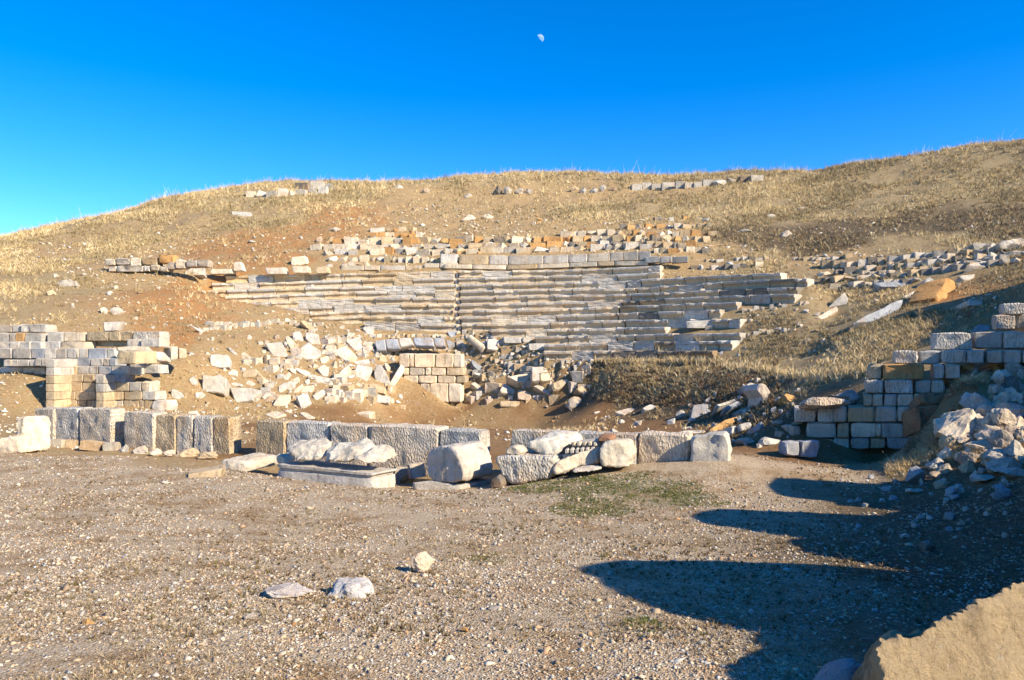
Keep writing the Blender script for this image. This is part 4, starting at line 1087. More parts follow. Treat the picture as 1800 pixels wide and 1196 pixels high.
# thick orange ended block: sunlit end face, long body going back to the left
o = lone('stone_block', 'big orange ended block propped on the right slope', Z(*ZG, [(1195,395),(1262,430),(1268,480),(1235,505),(1200,520),(1190,560),(1140,605),(1095,560),(1150,470)]), 'O', (.5,-.85,.2), .8, mat=M_ROCK, ext=(-.75,.55,-.12), rough=.035, edge=.05)
o = lone('seat_stone', 'long seat slab with a broad sunlit top slipped out at the lower right', [(1205,566),(1291,562),(1293,575),(1292,577),(1205,577)], 'L', (-.1,-1,.05), .5, d=33.6, ext=(.75,1.1,.16))
lone('seat_stone', 'bluish seat slab tipped on its side at the lowest right seats', [(1282,611),(1316,614),(1297,628),(1272,626),(1262,620)], 'B', (.0,-.5,.85), .3, d=31.0)
lone('stone_block', 'orange ended stone under the tipped bluish slab', [(1311,628),(1335,618),(1337,625),(1316,640),(1310,637)], 'O', (.2,-.9,.3), .4, d=30.6)
lone('boulder', 'large pale boulder ending the upper right stone tiers', Z(*ZG, [(1610,115),(1740,78),(1800,88),(1815,130),(1795,165),(1640,172)]), 'L', (.1,-.9,.3), .8, mat=M_ROCK, rough=.06, edge=.08, cat='boulder')

# fallen column drum
def drum(label, a, b, rpx, key):
    d = at_d((a[0]+b[0])/2, (a[1]+b[1])/2)-.25
    A = unproj(*a, d+.1); B = unproj(*b, d-.25); r = rpx/F*d
    axd = (B-A)/np.linalg.norm(B-A); u = np.cross(axd, [0, 0, 1]); u /= np.linalg.norm(u); w = np.cross(u, axd)
    loop = [A+r*(math.cos(t)*u+math.sin(t)*w) for t in np.linspace(0, 2*math.pi, 14)[:-1]]
    me, org = body_from_loop('column_drum', loop, B-A, M_STONE, rough=.012, edge=.02, rings=2, seg=.3, corner=0)
    o = link(bpy.data.objects.new('column_drum', me)); o.location = org; o.color = tone(key)
    return tag(o, label, 'column')
drum('round tan column drum lying in the rubble right of the pier', (824,594), (852,616), 7.0, 'C')

# ------------------------------------------------------------------ marble pieces in front of the slab wall
def front(name, label, poly, key, d, ext, n=(SWM,-1,.08), mat=None, cat='marble block', rough=.02, edge=.04, rings=4, **kw):
    rings = 3
    o = solid(name, poly, d, n, .5, mat or M_MARBLE, key, None, ext=ext, rough=rough, edge=edge, rings=rings, seg=.12, **kw)
    if cat in ('marble block', 'boulder') or name == 'trapezoid_block':
        weather(o, .035, ((2.2, .03 if cat == 'boulder' else .015), (7, .04 if cat == 'boulder' else .018), (19, .018)), random.random()*50)
    return tag(o, label, cat, 'carved marble pieces before the slab wall')
EX = np.array([.37, .92, 0])
front('marble_block', 'flat white block with a bright top before the gap in the slab wall', [(383,806),(431,813),(430,832),(384,826)], 'M', 16.9, (.62,.72,.06), n=(-.1,-1,0))
ped = empty('cornice_block', unproj(585, 850, 15.6), 'long grey moulded cornice block carrying three rough boulders', 'cornice block', 'carved marble pieces before the slab wall')
for a, b, c, d_, dz, e in (((486,816),(655,833),(655,837),(486,821.5),0,.62),((489,822),(653,837.5),(653,842),(489,827),.05,.55),((487,827),(654,842),(654,872),(487,862),.02,.6)):
    loop, n = plane_loop([a, b, c, d_], 15.75+dz, (-.38,-1,0))
    me, org = body_from_loop('moulding' if e != .6 else 'block', loop, np.array([.40,.62,0])*e/.6, M_MARBLE, rough=.01, edge=.02, rings=3, seg=.2)
    o = link(bpy.data.objects.new('moulding' if e != .6 else 'block_body', me), ped); o.location = Vector(org)-ped.location; o.color = tone('L' if e == .6 else 'G', .04)
front('marble_boulder', 'left one of three white boulders lying on the moulded block', [(496,788),(510,782),(560,783),(572,795),(566,812),(530,814),(508,809),(498,800)], 'M', 16.1, (.15,.65,.1), n=(-.2,-.8,.55), rough=.05, edge=.12, cat='boulder')
front('marble_boulder', 'middle and largest of three white boulders on the moulded block', [(562,806),(576,790),(600,785),(634,781),(646,790),(640,806),(622,815),(590,818),(570,816)], 'M', 15.8, (.15,.7,.08), n=(-.1,-.75,.65), rough=.05, edge=.13, cat='boulder')
front('marble_boulder', 'right one of three white boulders with a cream flank', [(612,808),(636,800),(650,788),(672,789),(683,802),(678,816),(655,821),(622,818)], 'M', 15.5, (.2,.6,.05), n=(.2,-.8,.55), rough=.05, edge=.12, cat='boulder')
front('rubble_stone', 'small cream block between the flat white block and the boulders', [(484,800),(497,800),(506,812),(500,818),(485,815)], 'C', 16.8, (.1,.4,0), cat='stone block')
front('rounded_block', 'rounded octagonal marble block with a moulded right side', [(748,806),(760,787),(772,783),(796,786),(806,802),(816,834),(812,848),(768,848),(752,838),(747,820)], 'G', 15.55, (.62,.75,.02), n=(-.62,-.8,.06), rough=.02, edge=.02)
front('base_slab', 'flat grey slab under the rounded octagonal block', [(722,849),(810,853),(809,866),(722,861)], 'G', 15.35, (.75,.75,.0), n=(-.05,-1,0), mat=M_STONE, cat='stone slab')
front('trapezoid_block', 'rough trapezoid block tapering downward, front right of the gap', [(866,805),(880,801),(972,804),(968,842),(900,852),(884,845),(872,825)], 'L', 15.0, (.36,.7,0), n=(-.2,-1,-.05), mat=M_CHISEL, rough=.02, edge=.05, rings=5)
front('dark_stone', 'dark grey stone propped under the trapezoid block', [(861,842),(876,834),(884,848),(880,860),(860,858)], 'D', 15.0, (.3,.5,0), mat=M_ROCK, cat='stone block')
front('marble_block', 'white block with a broken front lying on the trapezoid block', [(920,781),(932,772),(962,774),(990,780),(988,796),(975,803),(940,800),(921,792)], 'M', 15.3, (.52,.62,.14), n=(-.15,-1,.15), rough=.045, edge=.07, rings=5)
front('rubble_stone', 'small cream stone perched at the left end of the trapezoid block', [(886,799),(890,785),(904,784),(914,792),(912,801)], 'C', 15.15, (.2,.35,0), mat=M_STONE, cat='stone block')
front('cornice_fragment', 'cream slanted cornice fragment wedged between trapezoid and fluted blocks', [(970,818),(1000,800),(1046,786),(1047,815),(1000,828),(972,838)], 'C', 14.9, (.4,.5,.0), n=(.1,-1,.2), rough=.03)
den = empty('dentil_cornice', unproj(1030, 795, 15.2), 'dentil cornice piece with a row of small square teeth', 'cornice block', 'carved marble pieces before the slab wall')
def den_part(nm, poly, d, ext, key, n=(-.3,-1,.05)):
    loop, n = plane_loop(poly, d, n)
    me, org = body_from_loop(nm, loop, np.array(ext), M_MARBLE, rough=.008, edge=.02, rings=2, seg=.2)
    o = link(bpy.data.objects.new(nm, me), den); o.location = Vector(org)-den.location; o.color = tone(key, .05)
den_part('block_body', [(1004,777),(1052,772),(1055,800),(1000,806)], 15.35, (.3,.5,0), 'M')
for q in range(5):
    x = 1005+q*9.6
    den_part('dentil', [(x,777.5),(x+5.6,777.2),(x+5.8,784.5),(x+.2,784.8)], 15.18, (.05,.2,0), 'C')
for q in range(6):
    x = 992+q*9.2
    den_part('flute', [(x,790-q*.6),(x+6.4,789.5-q*.6),(x+7.6,798),(x+.6,799)], 15.05, (.05,.25,0), 'M')
den_part('moulding', [(988,799),(1048,796),(1050,812),(990,820)], 15.08, (.2,.35,0), 'M')
front('marble_block', 'big bright white block with a sloping right end before the right slabs', [(1054,782),(1060,776),(1098,775),(1106,788),(1112,805),(1103,815),(1104,823),(1052,822)], 'M', 14.8, (.25,.6,0), n=(.18,-1,.08), rough=.025, edge=.05, rings=5)
front('brick_fragment', 'thin reddish slab lying on the big bright white block', [(1050,771),(1062,769),(1076,771),(1076,776),(1050,776.5)], 'R', 15.1, (.15,.4,.05), mat=M_STONE, cat='stone slab')
front('marble_slab', 'low white edge slab half buried in turf before the bright block', [(1000,827),(1020,822),(1058,822),(1050,829),(1004,834)], 'L', 14.6, (.1,.3,0), n=(0,-.6,.8))
# left end pieces
front('marble_block', 'tall marble block with a bright curved right face at the left end', [(27,733),(40,732),(42,797),(32,797),(28,760)], 'C', 19.3, (.46,.42,.0), n=(-.35,-1,0), rough=.02)
front('marble_block', 'low tan cornice block at the left edge before the tall marble block', [(-6,770),(30,766),(33,777),(46,797),(-6,799)], 'C', 18.9, (.2,.5,0), n=(-.1,-1,.1), mat=M_STONE, rough=.02)
BASE = [(84,112,775,788,'C','pale foot stone under the far left slabs'),(113,130,776,786,'T','small tan stone left of the long foot stone'),(137,178,780,790,'T','long tan foot stone under the third far left slab'),
        (180,204,781,796,'M','white foot stone below the gap in the left slabs'),(202,225,784,799,'M','second white foot stone below the gap'),(227,257,787,802,'L','chiselled grey foot stone left of the middle'),
        (258,282,790,801,'C','cream foot stone among small chips'),(281,306,791,802,'L','pale foot stone right of the cream one'),(304,346,793,808,'T','rough brown foot stone under the second run'),(346,382,797,810,'T','rounded tan foot stone beside the flat white block'),
        (690,715,827,841,'G','dark flat stone right of the moulded block'),(720,746,818,836,'L','grey angular stone left of the octagonal block'),(700,726,836,850,'O','orange stone below the grey angular one'),(712,730,846,859,'O','small orange stone at the gravel edge'),(690,706,838,852,'C','small cream stone against the moulded block')]
for a, b, y0, y1, k, lab in BASE:
    d = wall_d((a+b)/2, SW0, SWM)-.75
    o = stone_at('foot_stone', BLOCKS[::2]+BOULDERS, (a+b)/2, y1, (b-a)*random.uniform(.9, 1.12), (y1-y0)*random.uniform(.95, 1.35), k, d=d+random.uniform(-.2, .15), yaw=random.uniform(-.2, .6), tilt=.15, sink=.3)
    tag(o, lab, 'stone block', 'foot stones along the slab wall')

# ------------------------------------------------------------------ right parodos wall
rw = wall_thing('retaining_wall', 1500, 790, 16.9, 'stepped ashlar retaining wall at the right, rising in shade to rough grey blocks')
RY, RM = 20.7, -.45
def RW(yt, yb, xs, keys, back=0.0, **kw):
    course(rw, yt, yb, xs, RY+back*1.2, RM, kw.pop('thick', .65), keys, seg=.2, rings=3, edge=kw.pop('edge', .035), rough=kw.pop('rough', .02), gap=.18, jit=.45, **kw)
RW(770,790,[1441,1466,1495,1529,1558,1604],'GSGTB', rough=.03)
RW(744,770.5,[1417,1470,1493,1541,1549,1590,1616],'STSSGT')
RW(715,743.5,[1395,1435.5],'L', mat=M_CHISEL); RW(716,743.5,[1436.5,1466,1489],'LG'); RW(715,743,[1490,1537,1577,1610],'TPS')
RW(693,715,[1518,1534,1553,1577,1607,1620],'TSGST', back=.1)
RW(668,692.5,[1521,1554,1605],'LL', back=.15, mat=M_CHISEL); RW(669,693,[1607,1638,1660],'GS', back=.35)
RW(642,668,[1528,1551],'T', back=.4, rough=.05); RW(640.5,668,[1552,1626],'O', back=.3, mat=M_ROCK, rough=.03)
RW(640,668,[1640,1661,1690],'LP', back=.5, rough=.03)
RW(616.5,640,[1570,1614],'L', back=.6, mat=M_CHISEL); RW(617,640.5,[1616,1654],'G', back=.7); RW(615.5,639.5,[1655,1698,1731],'LL', back=.6, mat=M_CHISEL); RW(615.5,640,[1732,1763,1797,1830],'GGG', back=.7)
RW(585,615,[1639,1709],'L', back=1.0, mat=M_CHISEL); RW(583.5,613,[1712,1764],'G', back=1.2); RW(583,613.5,[1765,1812],'L', back=1.1, mat=M_CHISEL); RW(583,613.5,[1813,1860],'G', back=1.1, mat=M_CHISEL)
RW(554,580,[1749,1787],'L', back=2.6, mat=M_CHISEL); RW(533,553,[1761,1806],'L', back=2.9, mat=M_CHISEL); RW(552,580,[1788,1830],'G', back=3.2)
for i, (yt, yb) in enumerate(((556,584),(528,555),(500,527),(472,499),(444,471),(416,443))):
    x0 = 1832+i*70
    RW(yt, yb, [x0, x0+60, x0+130, x0+200, x0+280], 'LGLG', back=1.5+i*.5, mat=M_CHISEL)
lone('stone_slab', 'long rough slab lying on the lower right wall with a dark top', [(1416,703),(1424,697),(1440,699),(1476,700),(1494,702),(1493,711),(1440,716),(1418,713)], 'L', (0,-.95,.25), .6, d=16.9, mat=M_CHISEL, cat='stone slab', rough=.04, edge=.07)
lone('stone_block', 'dark bluish lump behind the long rough slab on the right wall', [(1458,694),(1490,684),(1517,690),(1518,706),(1496,706),(1494,700)], 'B', (0,-.9,.4), .6, d=17.6, mat=M_ROCK, rough=.06, edge=.08)
lone('stone_block', 'bluish squared block before the foot of the right wall, left half', [(1380,778),(1406,776),(1407,804),(1380,801)], 'B', (-.05,-1,.05), .5, d=16.3)
lone('stone_block', 'bluish squared block before the foot of the right wall, right half', [(1408.5,775),(1441,775),(1443,790),(1437,806),(1408.5,805)], 'B', (.05,-1,.05), .5, d=16.25)
lone('stone_block', 'pale topped red brown block beside the right wall on the earth mound', [(1620,690),(1650,688),(1671,692),(1665,706),(1640,712),(1620,708)], 'R', (.1,-.9,.45), .5, d=16.2, mat=M_ROCK, rough=.04)
lone('stone_block', 'red brown block with a white edge lower on the earth mound', [(1612,716),(1640,711),(1662,714),(1668,730),(1650,748),(1615,760)], 'R', (.05,-.95,.3), .6, d=15.8, mat=M_ROCK, rough=.05)
for lab, poly, k in (('orange rubble block at the right end of the upper right wall', [(1745,640),(1770,628),(1795,630),(1798,648),(1760,660)], 'O'),
                     ('sunlit orange lump left of the dark round stone on the right wall', [(1692,640),(1715,636),(1722,650),(1704,656)], 'O'),
                     ('dark round bluish stone under the orange lumps on the right wall', [(1704,648),(1716,643),(1726,650),(1720,660),(1706,657)], 'B'),
                     ('red brown broken ledge below the upper right blocks', [(1722,648),(1750,642),(1770,655),(1740,666),(1722,662)], 'R')):
    lone('stone_block', lab, poly, k, (.1,-.9,.3), .6, d=16.9, mat=M_ROCK, rough=.06, edge=.06)
# ------------------------------------------------------------------ rubble tiers above and beside the seats
def tier(label, pts, h, wr=(11, 22), keys='CTLOCLGT', group='ruined rubble tiers', gapchance=.08, jy=1.2, name='rubble_tier', tilt=.1):
    px0, px1 = pts[0][0], pts[-1][0]
    xs_, ys_ = [p[0] for p in pts], [p[1] for p in pts]
    xm = (px0+px1)/2
    t = empty(name, at(xm, float(np.interp(xm, xs_, ys_))), label, 'stone row', group)
    x = px0
    while x < px1:
        w = random.uniform(*wr)
        if random.random() > gapchance:
            y = float(np.interp(x+w/2, xs_, ys_))+random.uniform(-jy, jy)
            bk = random.random() < .7
            stone_at('stone' if bk else 'rubble_stone', BLOCKS if bk else ROCKS, x+w/2, y+h*.5, w*random.uniform(.94, 1.1), h*random.uniform(.85, 1.25), random.choice(keys), t, sink=.3, deep=.8, yaw=random.uniform(-2.5, 2.5)*tilt, tilt=tilt)
        x += w
    return t
tier('topmost short row of small orange rubble at the right', [(1150,386),(1200,383),(1240,386)], 7, (9,16), 'OLDTL')
tier('second row of mixed rubble near the right top', [(1090,399),(1160,397),(1248,397)], 8, (9,18), 'LLOTD')
tier('short row of grey and orange stones high in the middle left', [(650,404),(732,403)], 7.5, (9,16), 'LLOT')
tier('second short row below the high grey and orange stones', [(652,413),(738,413)], 7.5, (9,17), 'LCOO')
tier('scrappy row of tan stones high in the middle right', [(985,412),(1060,408),(1150,411),(1258,411)], 9.5, (11,20), 'CTOLC')
tier('long row with one big orange block at its left', [(585,425),(617,425),(700,424),(800,424)], 10.5, (13,26), 'OOTCLC', gapchance=.03)
tier('row of orange and cream stones continuing right of the high middle', [(800,421),(900,422),(1000,421),(1100,419),(1240,420)], 10.5, (12,22), 'COTCTDO', gapchance=.03)
tier('thin pale row under the long orange row', [(545,434),(640,434),(750,433),(860,432),(1000,430)], 8, (14,28), 'CLTCO', gapchance=.05)
tier('row of dark and orange stones above the right end of the podium', [(1000,430),(1100,429),(1225,430)], 10.5, (13,24), 'DTODG', gapchance=.04)
tier('row of grey and white squared stones at the left above the seats', [(566,444),(650,443),(712,442),(770,444)], 10.5, (15,27), 'LGLCLO', gapchance=.04)
tier('row of stones directly on top of the podium wall', [(780,441),(860,440),(950,440),(1040,436),(1120,432),(1200,432)], 9.5, (13,30), 'CLLTCG', gapchance=.03)
tier('jumbled row of stones above the left upper seats', [(575,456),(620,455),(680,456),(770,457)], 10, (10,22), 'CTCLC', gapchance=.05)
tier('low stones at the left foot of the jumbled row', [(572,466),(640,465)], 8, (10,17), 'CLT', gapchance=.1)
tier('orange tipped stones trailing off the right end of the podium', [(1150,441),(1240,440)], 9, (11,18), 'COTD', gapchance=.1)
tier('row of small pale stones right of the podium end', [(1215,470),(1280,470),(1340,466)], 8, (9,16), 'LCLD', gapchance=.15)
# right tiers
tier('upper right tier of grey stones below the dark scrub', [(1447,466),(1587,457),(1689,442),(1740,432)], 11, (13,25), 'GLSDT', gapchance=.0)
tier('second upper right tier of dark edged stones', [(1440,481),(1584,469),(1711,452),(1800,443)], 9.5, (13,25), 'GDSGT', gapchance=.0)
tier('third upper right tier ending at the round pale rock', [(1446,493),(1611,481),(1711,466),(1800,456)], 9, (13,25), 'GSTGD', gapchance=.0)
tier('lowest broken tier below the upper right stones', [(1460,503),(1540,499),(1615,493)], 9, (12,22), 'GDS', gapchance=.05)
tier('small stones along the path above the upper right tiers', [(1240,458),(1340,455),(1440,455),(1520,448)], 5.5, (8,14), 'TDLT', gapchance=.25)
tier('rubble strip under the right seat ends', [(1305,545),(1360,540),(1420,535)], 6, (7,13), 'LCLP', gapchance=.1, jy=3)
tier('second rubble strip below the slipped seat slab', [(1290,592),(1340,585),(1400,578)], 6, (8,15), 'LLCG', gapchance=.15, jy=3)
tier('small rubble spilling under the lower left seats', [(360,570),(420,572),(500,566),(560,572)], 7, (7,14), 'CLCW', gapchance=.05, jy=3)
tier('white rubble by the yellow plant below the left seats', [(345,578),(400,575),(440,572)], 8, (8,15), 'WLC', gapchance=.1, jy=3)

tier('dark stones between the first and second upper right tiers', [(1560,464),(1680,451),(1800,430)], 9, (12,22), 'DGTS', gapchance=.1)
tier('dark stones between the second and third upper right tiers', [(1500,484),(1620,474),(1800,448)], 8, (11,20), 'DGST', gapchance=.1)
# walls and boulders on the hilltop
tier('hilltop wall of pale boulders at the left skyline', [(432,342),(475,341),(520,338),(575,335)], 11, (13,22), 'CLLGC', 'hilltop walls', gapchance=.02, name='hilltop_wall', tilt=.05)
tier('upper course of big grey boulders on the left skyline', [(520,327),(548,326),(575,328)], 12, (20,28), 'GLD', 'hilltop walls', gapchance=0, name='hilltop_wall')
tier('long grey wall along the right skyline', [(1110,329),(1180,327),(1230,324),(1280,319),(1322,313)], 11, (15,30), 'GGLGD', 'hilltop walls', gapchance=.0, jy=.4, name='hilltop_wall', tilt=.03)
for px, py, w, h, k, lab in ((876,343,17,16,'D','dark left boulder of the group of four below the skyline'),(894,342,16,15,'L','pale second boulder of the group of four below the skyline'),(912,342,18,12,'L','flat third boulder of the group of four'),(928,342,18,12,'G','grey right boulder of the group of four'),
    (748,340,15,11,'G','dark squared boulder alone below the middle skyline'),(824,347,15,8,'G','low grey boulder left of the group of four'),(1010,338,18,11,'T','brown left boulder of the five on the path'),(1026,340,13,11,'G','second boulder of the five on the path'),(1045,340,15,11,'L','pale middle boulder of the five on the path'),(1060,337,13,12,'G','fourth boulder of the five on the path'),(1078,337,18,9,'D','dark right boulder of the five on the path'),
    (824,389,28,13,'P','pink grey flat block above the middle rubble rows'),(858,385,24,9,'C','pale block right of the pink grey flat one'),(585,408,30,10,'P','flat pinkish boulder above the upper left rubble'),(1311,410,26,8,'W','flat pale block in the grass right of the rubble rows'),(1386,415,22,11,'L','tilted pale block farther right in the grass'),(1357,383,16,7,'L','small pale flat stone upper in the right grass'),(1410,369,16,6,'L','small pale stone highest in the right grass'),
    (580,428,14,13,'T','upright brown stone left of the orange row'),(560,427,14,12,'P','leaning pinkish stone at the left end of the orange row'),(700,331,17,7,'L','pale flat stone on the left skyline slope')):
    o = stone_at('boulder', BOULDERS, px, py, w, h, k, yaw=0, deep=.7, sink=.2)
    tag(o, lab, 'boulder', 'boulders on the hill')

# ------------------------------------------------------------------ rubble core exposed below the middle seats
core = empty('rubble_core', at(900, 640), 'exposed core of small packed rubble between the pier and the scrubby bank', 'rubble wall')
cells = []
for _ in range(2600):
    px, py = random.uniform(802, 1040), random.uniform(583, 690)
    y0 = np.interp(px, [802, 870, 900, 960, 1040], [578, 582, 604, 628, 634]); y1 = np.interp(px, [802, 850, 930, 1000, 1040], [640, 672, 660, 690, 680])
    if not (y0 < py < y1): continue
    s = random.uniform(6.0, 10.5)
    if all((px-a)**2/1.5+(py-b)**2 > (.40*(s+c))**2 for a, b, c in cells): cells.append((px, py, s))
    if len(cells) >= 270: break
for px, py, s in cells:
    stone_at('stone', ROCKS if random.random() < .6 else BLOCKS, px, py+s*.4, s*random.uniform(1.0, 1.45), s*random.uniform(.85, 1.1), random.choice('LLGCCLTD'), core, sink=.1, deep=1.0)
core2 = empty('rubble_core', at(740, 616), 'strip of small packed rubble around the tilted bluish coping', 'rubble wall')
for x in np.arange(655, 800, 8.5):
    stone_at('stone', ROCKS, x+random.uniform(-2, 2), 619+random.uniform(-2, 2), random.uniform(8, 12), random.uniform(6, 8), random.choice('CLCTL'), core2)
for x in np.arange(655, 790, 9.0):
    stone_at('stone', BLOCKS, x+random.uniform(-2, 2), 593+random.uniform(-1, 2), random.uniform(8, 13), random.uniform(5, 7), random.choice('CTCTL'), core2)
for _ in range(70):
    px, py = random.uniform(575, 700), random.uniform(585, 640)
    if py < 590+abs(px-640)*.1: continue
    stone_at('stone', ROCKS, px, py, random.uniform(6, 12), random.uniform(5, 9), random.choice('LCLGCT'), core2)

# ------------------------------------------------------------------ rubble heap at the right edge
HEAP = [(735,520,350,240,'S','largest pale rock of the heap with a sunlit top'),(920,390,150,120,'S','squared grey rock above the largest heap rock'),(1100,490,190,190,'S','pale rock with two lit facets in the middle of the heap'),(965,500,140,190,'C','cream lit rock between two grey ones in the heap'),
 (1115,645,180,140,'G','grey cube rock right of the heap foot'),(945,615,170,120,'P','brownish rock right below the largest heap rock'),(745,665,190,75,'S','flat pale slab under the largest heap rock'),(905,715,230,95,'S','low pale slab rock at the heap foot'),(1090,810,240,120,'G','grey slanting rock by the dark lower boulder'),
 (1150,890,260,110,'G','dark bluish boulder at the right foot of the heap'),(1215,950,200,70,'G','pale bluish boulder at the right edge on the ground'),(850,310,220,140,'G','grey rock on the mound top left of the heap'),(1090,285,140,120,'C','cream sunlit rock high in the heap'),(1190,285,150,120,'C','flat cream rock at the upper right of the heap'),
 (1060,90,170,150,'S','pale jagged rock topping the heap'),(1185,150,170,140,'D','dark pitted rock at the heap top right'),(1030,200,120,100,'L','white small rock below the jagged top one'),(1200,400,240,130,'G','dark grey long rock at the right edge mid heap'),(1225,615,100,100,'S','small pale rock at the right edge'),(1220,750,140,150,'G','angular grey rock at the right edge low down'),
 (1130,215,130,80,'P','pinkish rock tucked under the pitted one'),(1210,500,120,110,'S','pale corner rock at the right edge')]
for i, (cx, cy, w, h, k, lab) in enumerate(HEAP):
    px, py = 1560+cx/5.2, 650+(cy+h*.5)/5.2
    o = stone_at('heap_rock', BOULDERS, px, py, w/5.2*1.25, h/5.2*1.2, k, sink=.2, deep=.9, yaw=random.uniform(-.6, .6))
    tag(o, lab, 'rock', 'rubble heap at the right edge')
for cx, cy, w, h, k, lab in ((285,970,160,140,'B','bluish rock standing alone at the foot of the straw mound'),(510,1050,100,75,'L','pale pebbly rock on the shaded ground by the mound'),(455,970,90,60,'L','small pale rock right of the lone bluish one'),(250,1120,100,40,'L','thin pale flake on the shaded ground'),(600,1115,90,80,'B','bluish tilted stone on the shaded ground'),(1070,1150,160,80,'B','smooth bluish stone near the right edge of the shade'),
                       (1050,1085,110,50,'B','small bluish stone above the smooth one'),(930,1005,180,60,'L','long low pale stone before the heap'),(820,980,70,90,'L','small upright pale stone before the heap'),(640,1170,90,45,'B','low bluish stone lowest of the shaded few')):
    px, py = 1560+cx/5.2, 650+(cy+h*.5)/5.2
    tag(stone_at('stone', ROCKS, px, py, w/5.2*1.1, h/5.2*1.1, k, sink=.2), lab, 'stone', 'stones on the shaded ground at the right')

# ------------------------------------------------------------------ foreground stones
def fg(label, px, py, w, h, key, **kw):
    return tag(stone_at('stone', kw.pop('meshes', BOULDERS), px, py, w, h, key, **kw), label, 'stone', 'stones on the gravel')
fg('pale yellowish stone standing on the open gravel, tallest of the three', 743, 1010, 38, 36, 'C', sink=.05, yaw=.5, deep=.8, meshes=[BOULDERS[2]], tilt=.25)
fg('flat pinkish embedded stone at the left on the gravel', 492, 1054, 84, 13, 'V', sink=.9, deep=1.5, yaw=.4, tilt=.08)
fg('whitish embedded stone with a dark left side in the middle of the gravel', 612, 1052, 80, 24, 'V', sink=.6, deep=1.1, yaw=.1, tilt=.1)
fg('small bright white chip on the gravel', 436, 1092, 26, 10, 'W', meshes=ROCKS)
fg('small orange chip at the left of the gravel', 153, 1101, 22, 11, 'O', meshes=ROCKS)
fg('small round cream pebble below the whitish stone', 603, 1097, 20, 12, 'C', meshes=ROCKS)
fg('small orange pebble right of the white chip', 516, 1103, 12, 9, 'O', meshes=ROCKS)
fg('ochre pebble near the lower middle', 818, 1115, 16, 11, 'O', meshes=ROCKS)
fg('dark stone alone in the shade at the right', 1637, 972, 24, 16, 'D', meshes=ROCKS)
fg('grey flat chip beside the pale pebbles', 868, 1076, 22, 8, 'G', meshes=ROCKS)
fg('brown broken slab lying before the left foot stones', 358, 839, 58, 12, 'T', meshes=BLOCKS, sink=.4)
fg('white pebble inside the tip of the big shadow', 1074, 1013, 12, 8, 'L', meshes=ROCKS)
# big boulder at the right bottom corner: a rough outcrop in front of the eye
bl = empty('foreground_boulder', (2.6, 3.3, 0.2), 'huge rough tan boulder filling the bottom right corner', 'boulder')
M_BOULDER = stone_material('rough_tan_rock', warm=.35, lichen=.3, pit=2.2, near=1.0)
def fg_rock(nm, poly, d, n, ext, key, mat):
    loop, n = plane_loop(poly, d, n)
    me, org = body_from_loop(nm, loop, np.array(ext), mat, rough=.004, edge=.02, rings=2, seg=.2)
    o = link(bpy.data.objects.new(nm, me), bl); o.location = Vector(org)-bl.location; o.color = tone(key, .02)
    return weather(o, .016, ((3, .03), (8, .022), (19, .011), (42, .009)), 5)
fg_rock('rock_face', [(1536,1121),(1600,1117),(1640,1098),(1672,1086),(1700,1068),(1738,1050),(1776,1026),(1830,1002),(1900,965),(1980,895),(2080,850),(2200,900),(2200,1320),(1560,1320),(1553,1230),(1548,1180)], 3.1, (.22,-.8,.58), (.2,.8,-.9), 'K', M_BOULDER)
fg_rock('side_face', [(1530,1126),(1556,1122),(1566,1180),(1572,1320),(1480,1300),(1505,1190),(1518,1150)], 3.2, (-.75,-.65,.1), (.5,.6,-.2), 'K', M_BOULDER)
lone('stone_block', 'small bluish grey rock peeping out behind the corner boulder', [(1440,1205),(1460,1182),(1490,1164),(1518,1156),(1530,1170),(1530,1240),(1440,1240)], 'B', (-.1,-.8,.5), .4, d=3.9, mat=M_ROCK, rough=.04, edge=.06)

# ------------------------------------------------------------------ loose stones over the slopes (alike, too many to tell apart)
def scatter(name, label, group, n, region, size, keys, meshes=None, dmin=3):
    made = 0
    for _ in range(n*25):
        px, py = random.uniform(region[0], region[1]), random.uniform(region[2], region[3])
        if len(region) > 4 and not region[4](px, py): continue
        s = random.uniform(*size)
        if name == 'rubble_block' and any(abs(px-a) < c*.75+s*.3 and abs(py-b) < e_*.75+s*.3 for a, b, c, e_ in BUSY): continue
        o = stone_at(name, meshes or ROCKS, px, py, s*random.uniform(1, 1.6), s*random.uniform(.7, 1.0), random.choice(keys), sink=.55)
        tag(o, label, 'stone', group)
        made += 1
        if made >= n: break
scatter('rubble_block', 'half buried pale broken block in the tumbled heap beneath the seats', 'broken blocks in the tumbled heap', 120, (430, 690, 590, 708, lambda x, y: y > 598+abs(x-590)*.16), (8, 17), 'WLCCLPT', BLOCKS+ROCKS)
scatter('rubble_block', 'half buried grey broken block in the fallen rubble right of the cream pier', 'broken blocks right of the pier', 34, (825, 1035, 650, 712), (8, 17), 'LGCLTP', BLOCKS)
scatter('seat_fragment', 'broken fragment of stone lying on the old seats', 'fragments on the seats', 40, (420, 1250, 482, 612), (5, 10), 'LCLGW', BLOCKS)
scatter('loose_stone', 'small pale broken stone lying loose among the tumbled blocks', 'small stones among the tumbled blocks', 110, (330, 700, 575, 718, lambda x, y: y > 575+abs(x-560)*.05), (4, 9), 'WLCCTP')
scatter('loose_stone', 'small grey stone lying in the dark rubble between orchestra and right wall', 'small stones in the dark rubble', 60, (1060, 1390, 670, 790, lambda x, y: y > 725-(x-1060)*.08 or x > 1260), (5, 11), 'LGBDPL')
scatter('loose_stone', 'small stone fallen on the grass below the right seat ends', 'small stones below the right seats', 40, (1300, 1480, 520, 640), (4, 8), 'LCLW')
scatter('loose_stone', 'little stone lying on the earth between the rubble rows', 'little stones between the rubble rows', 60, (560, 1250, 385, 462), (4, 7), 'CTOLC')
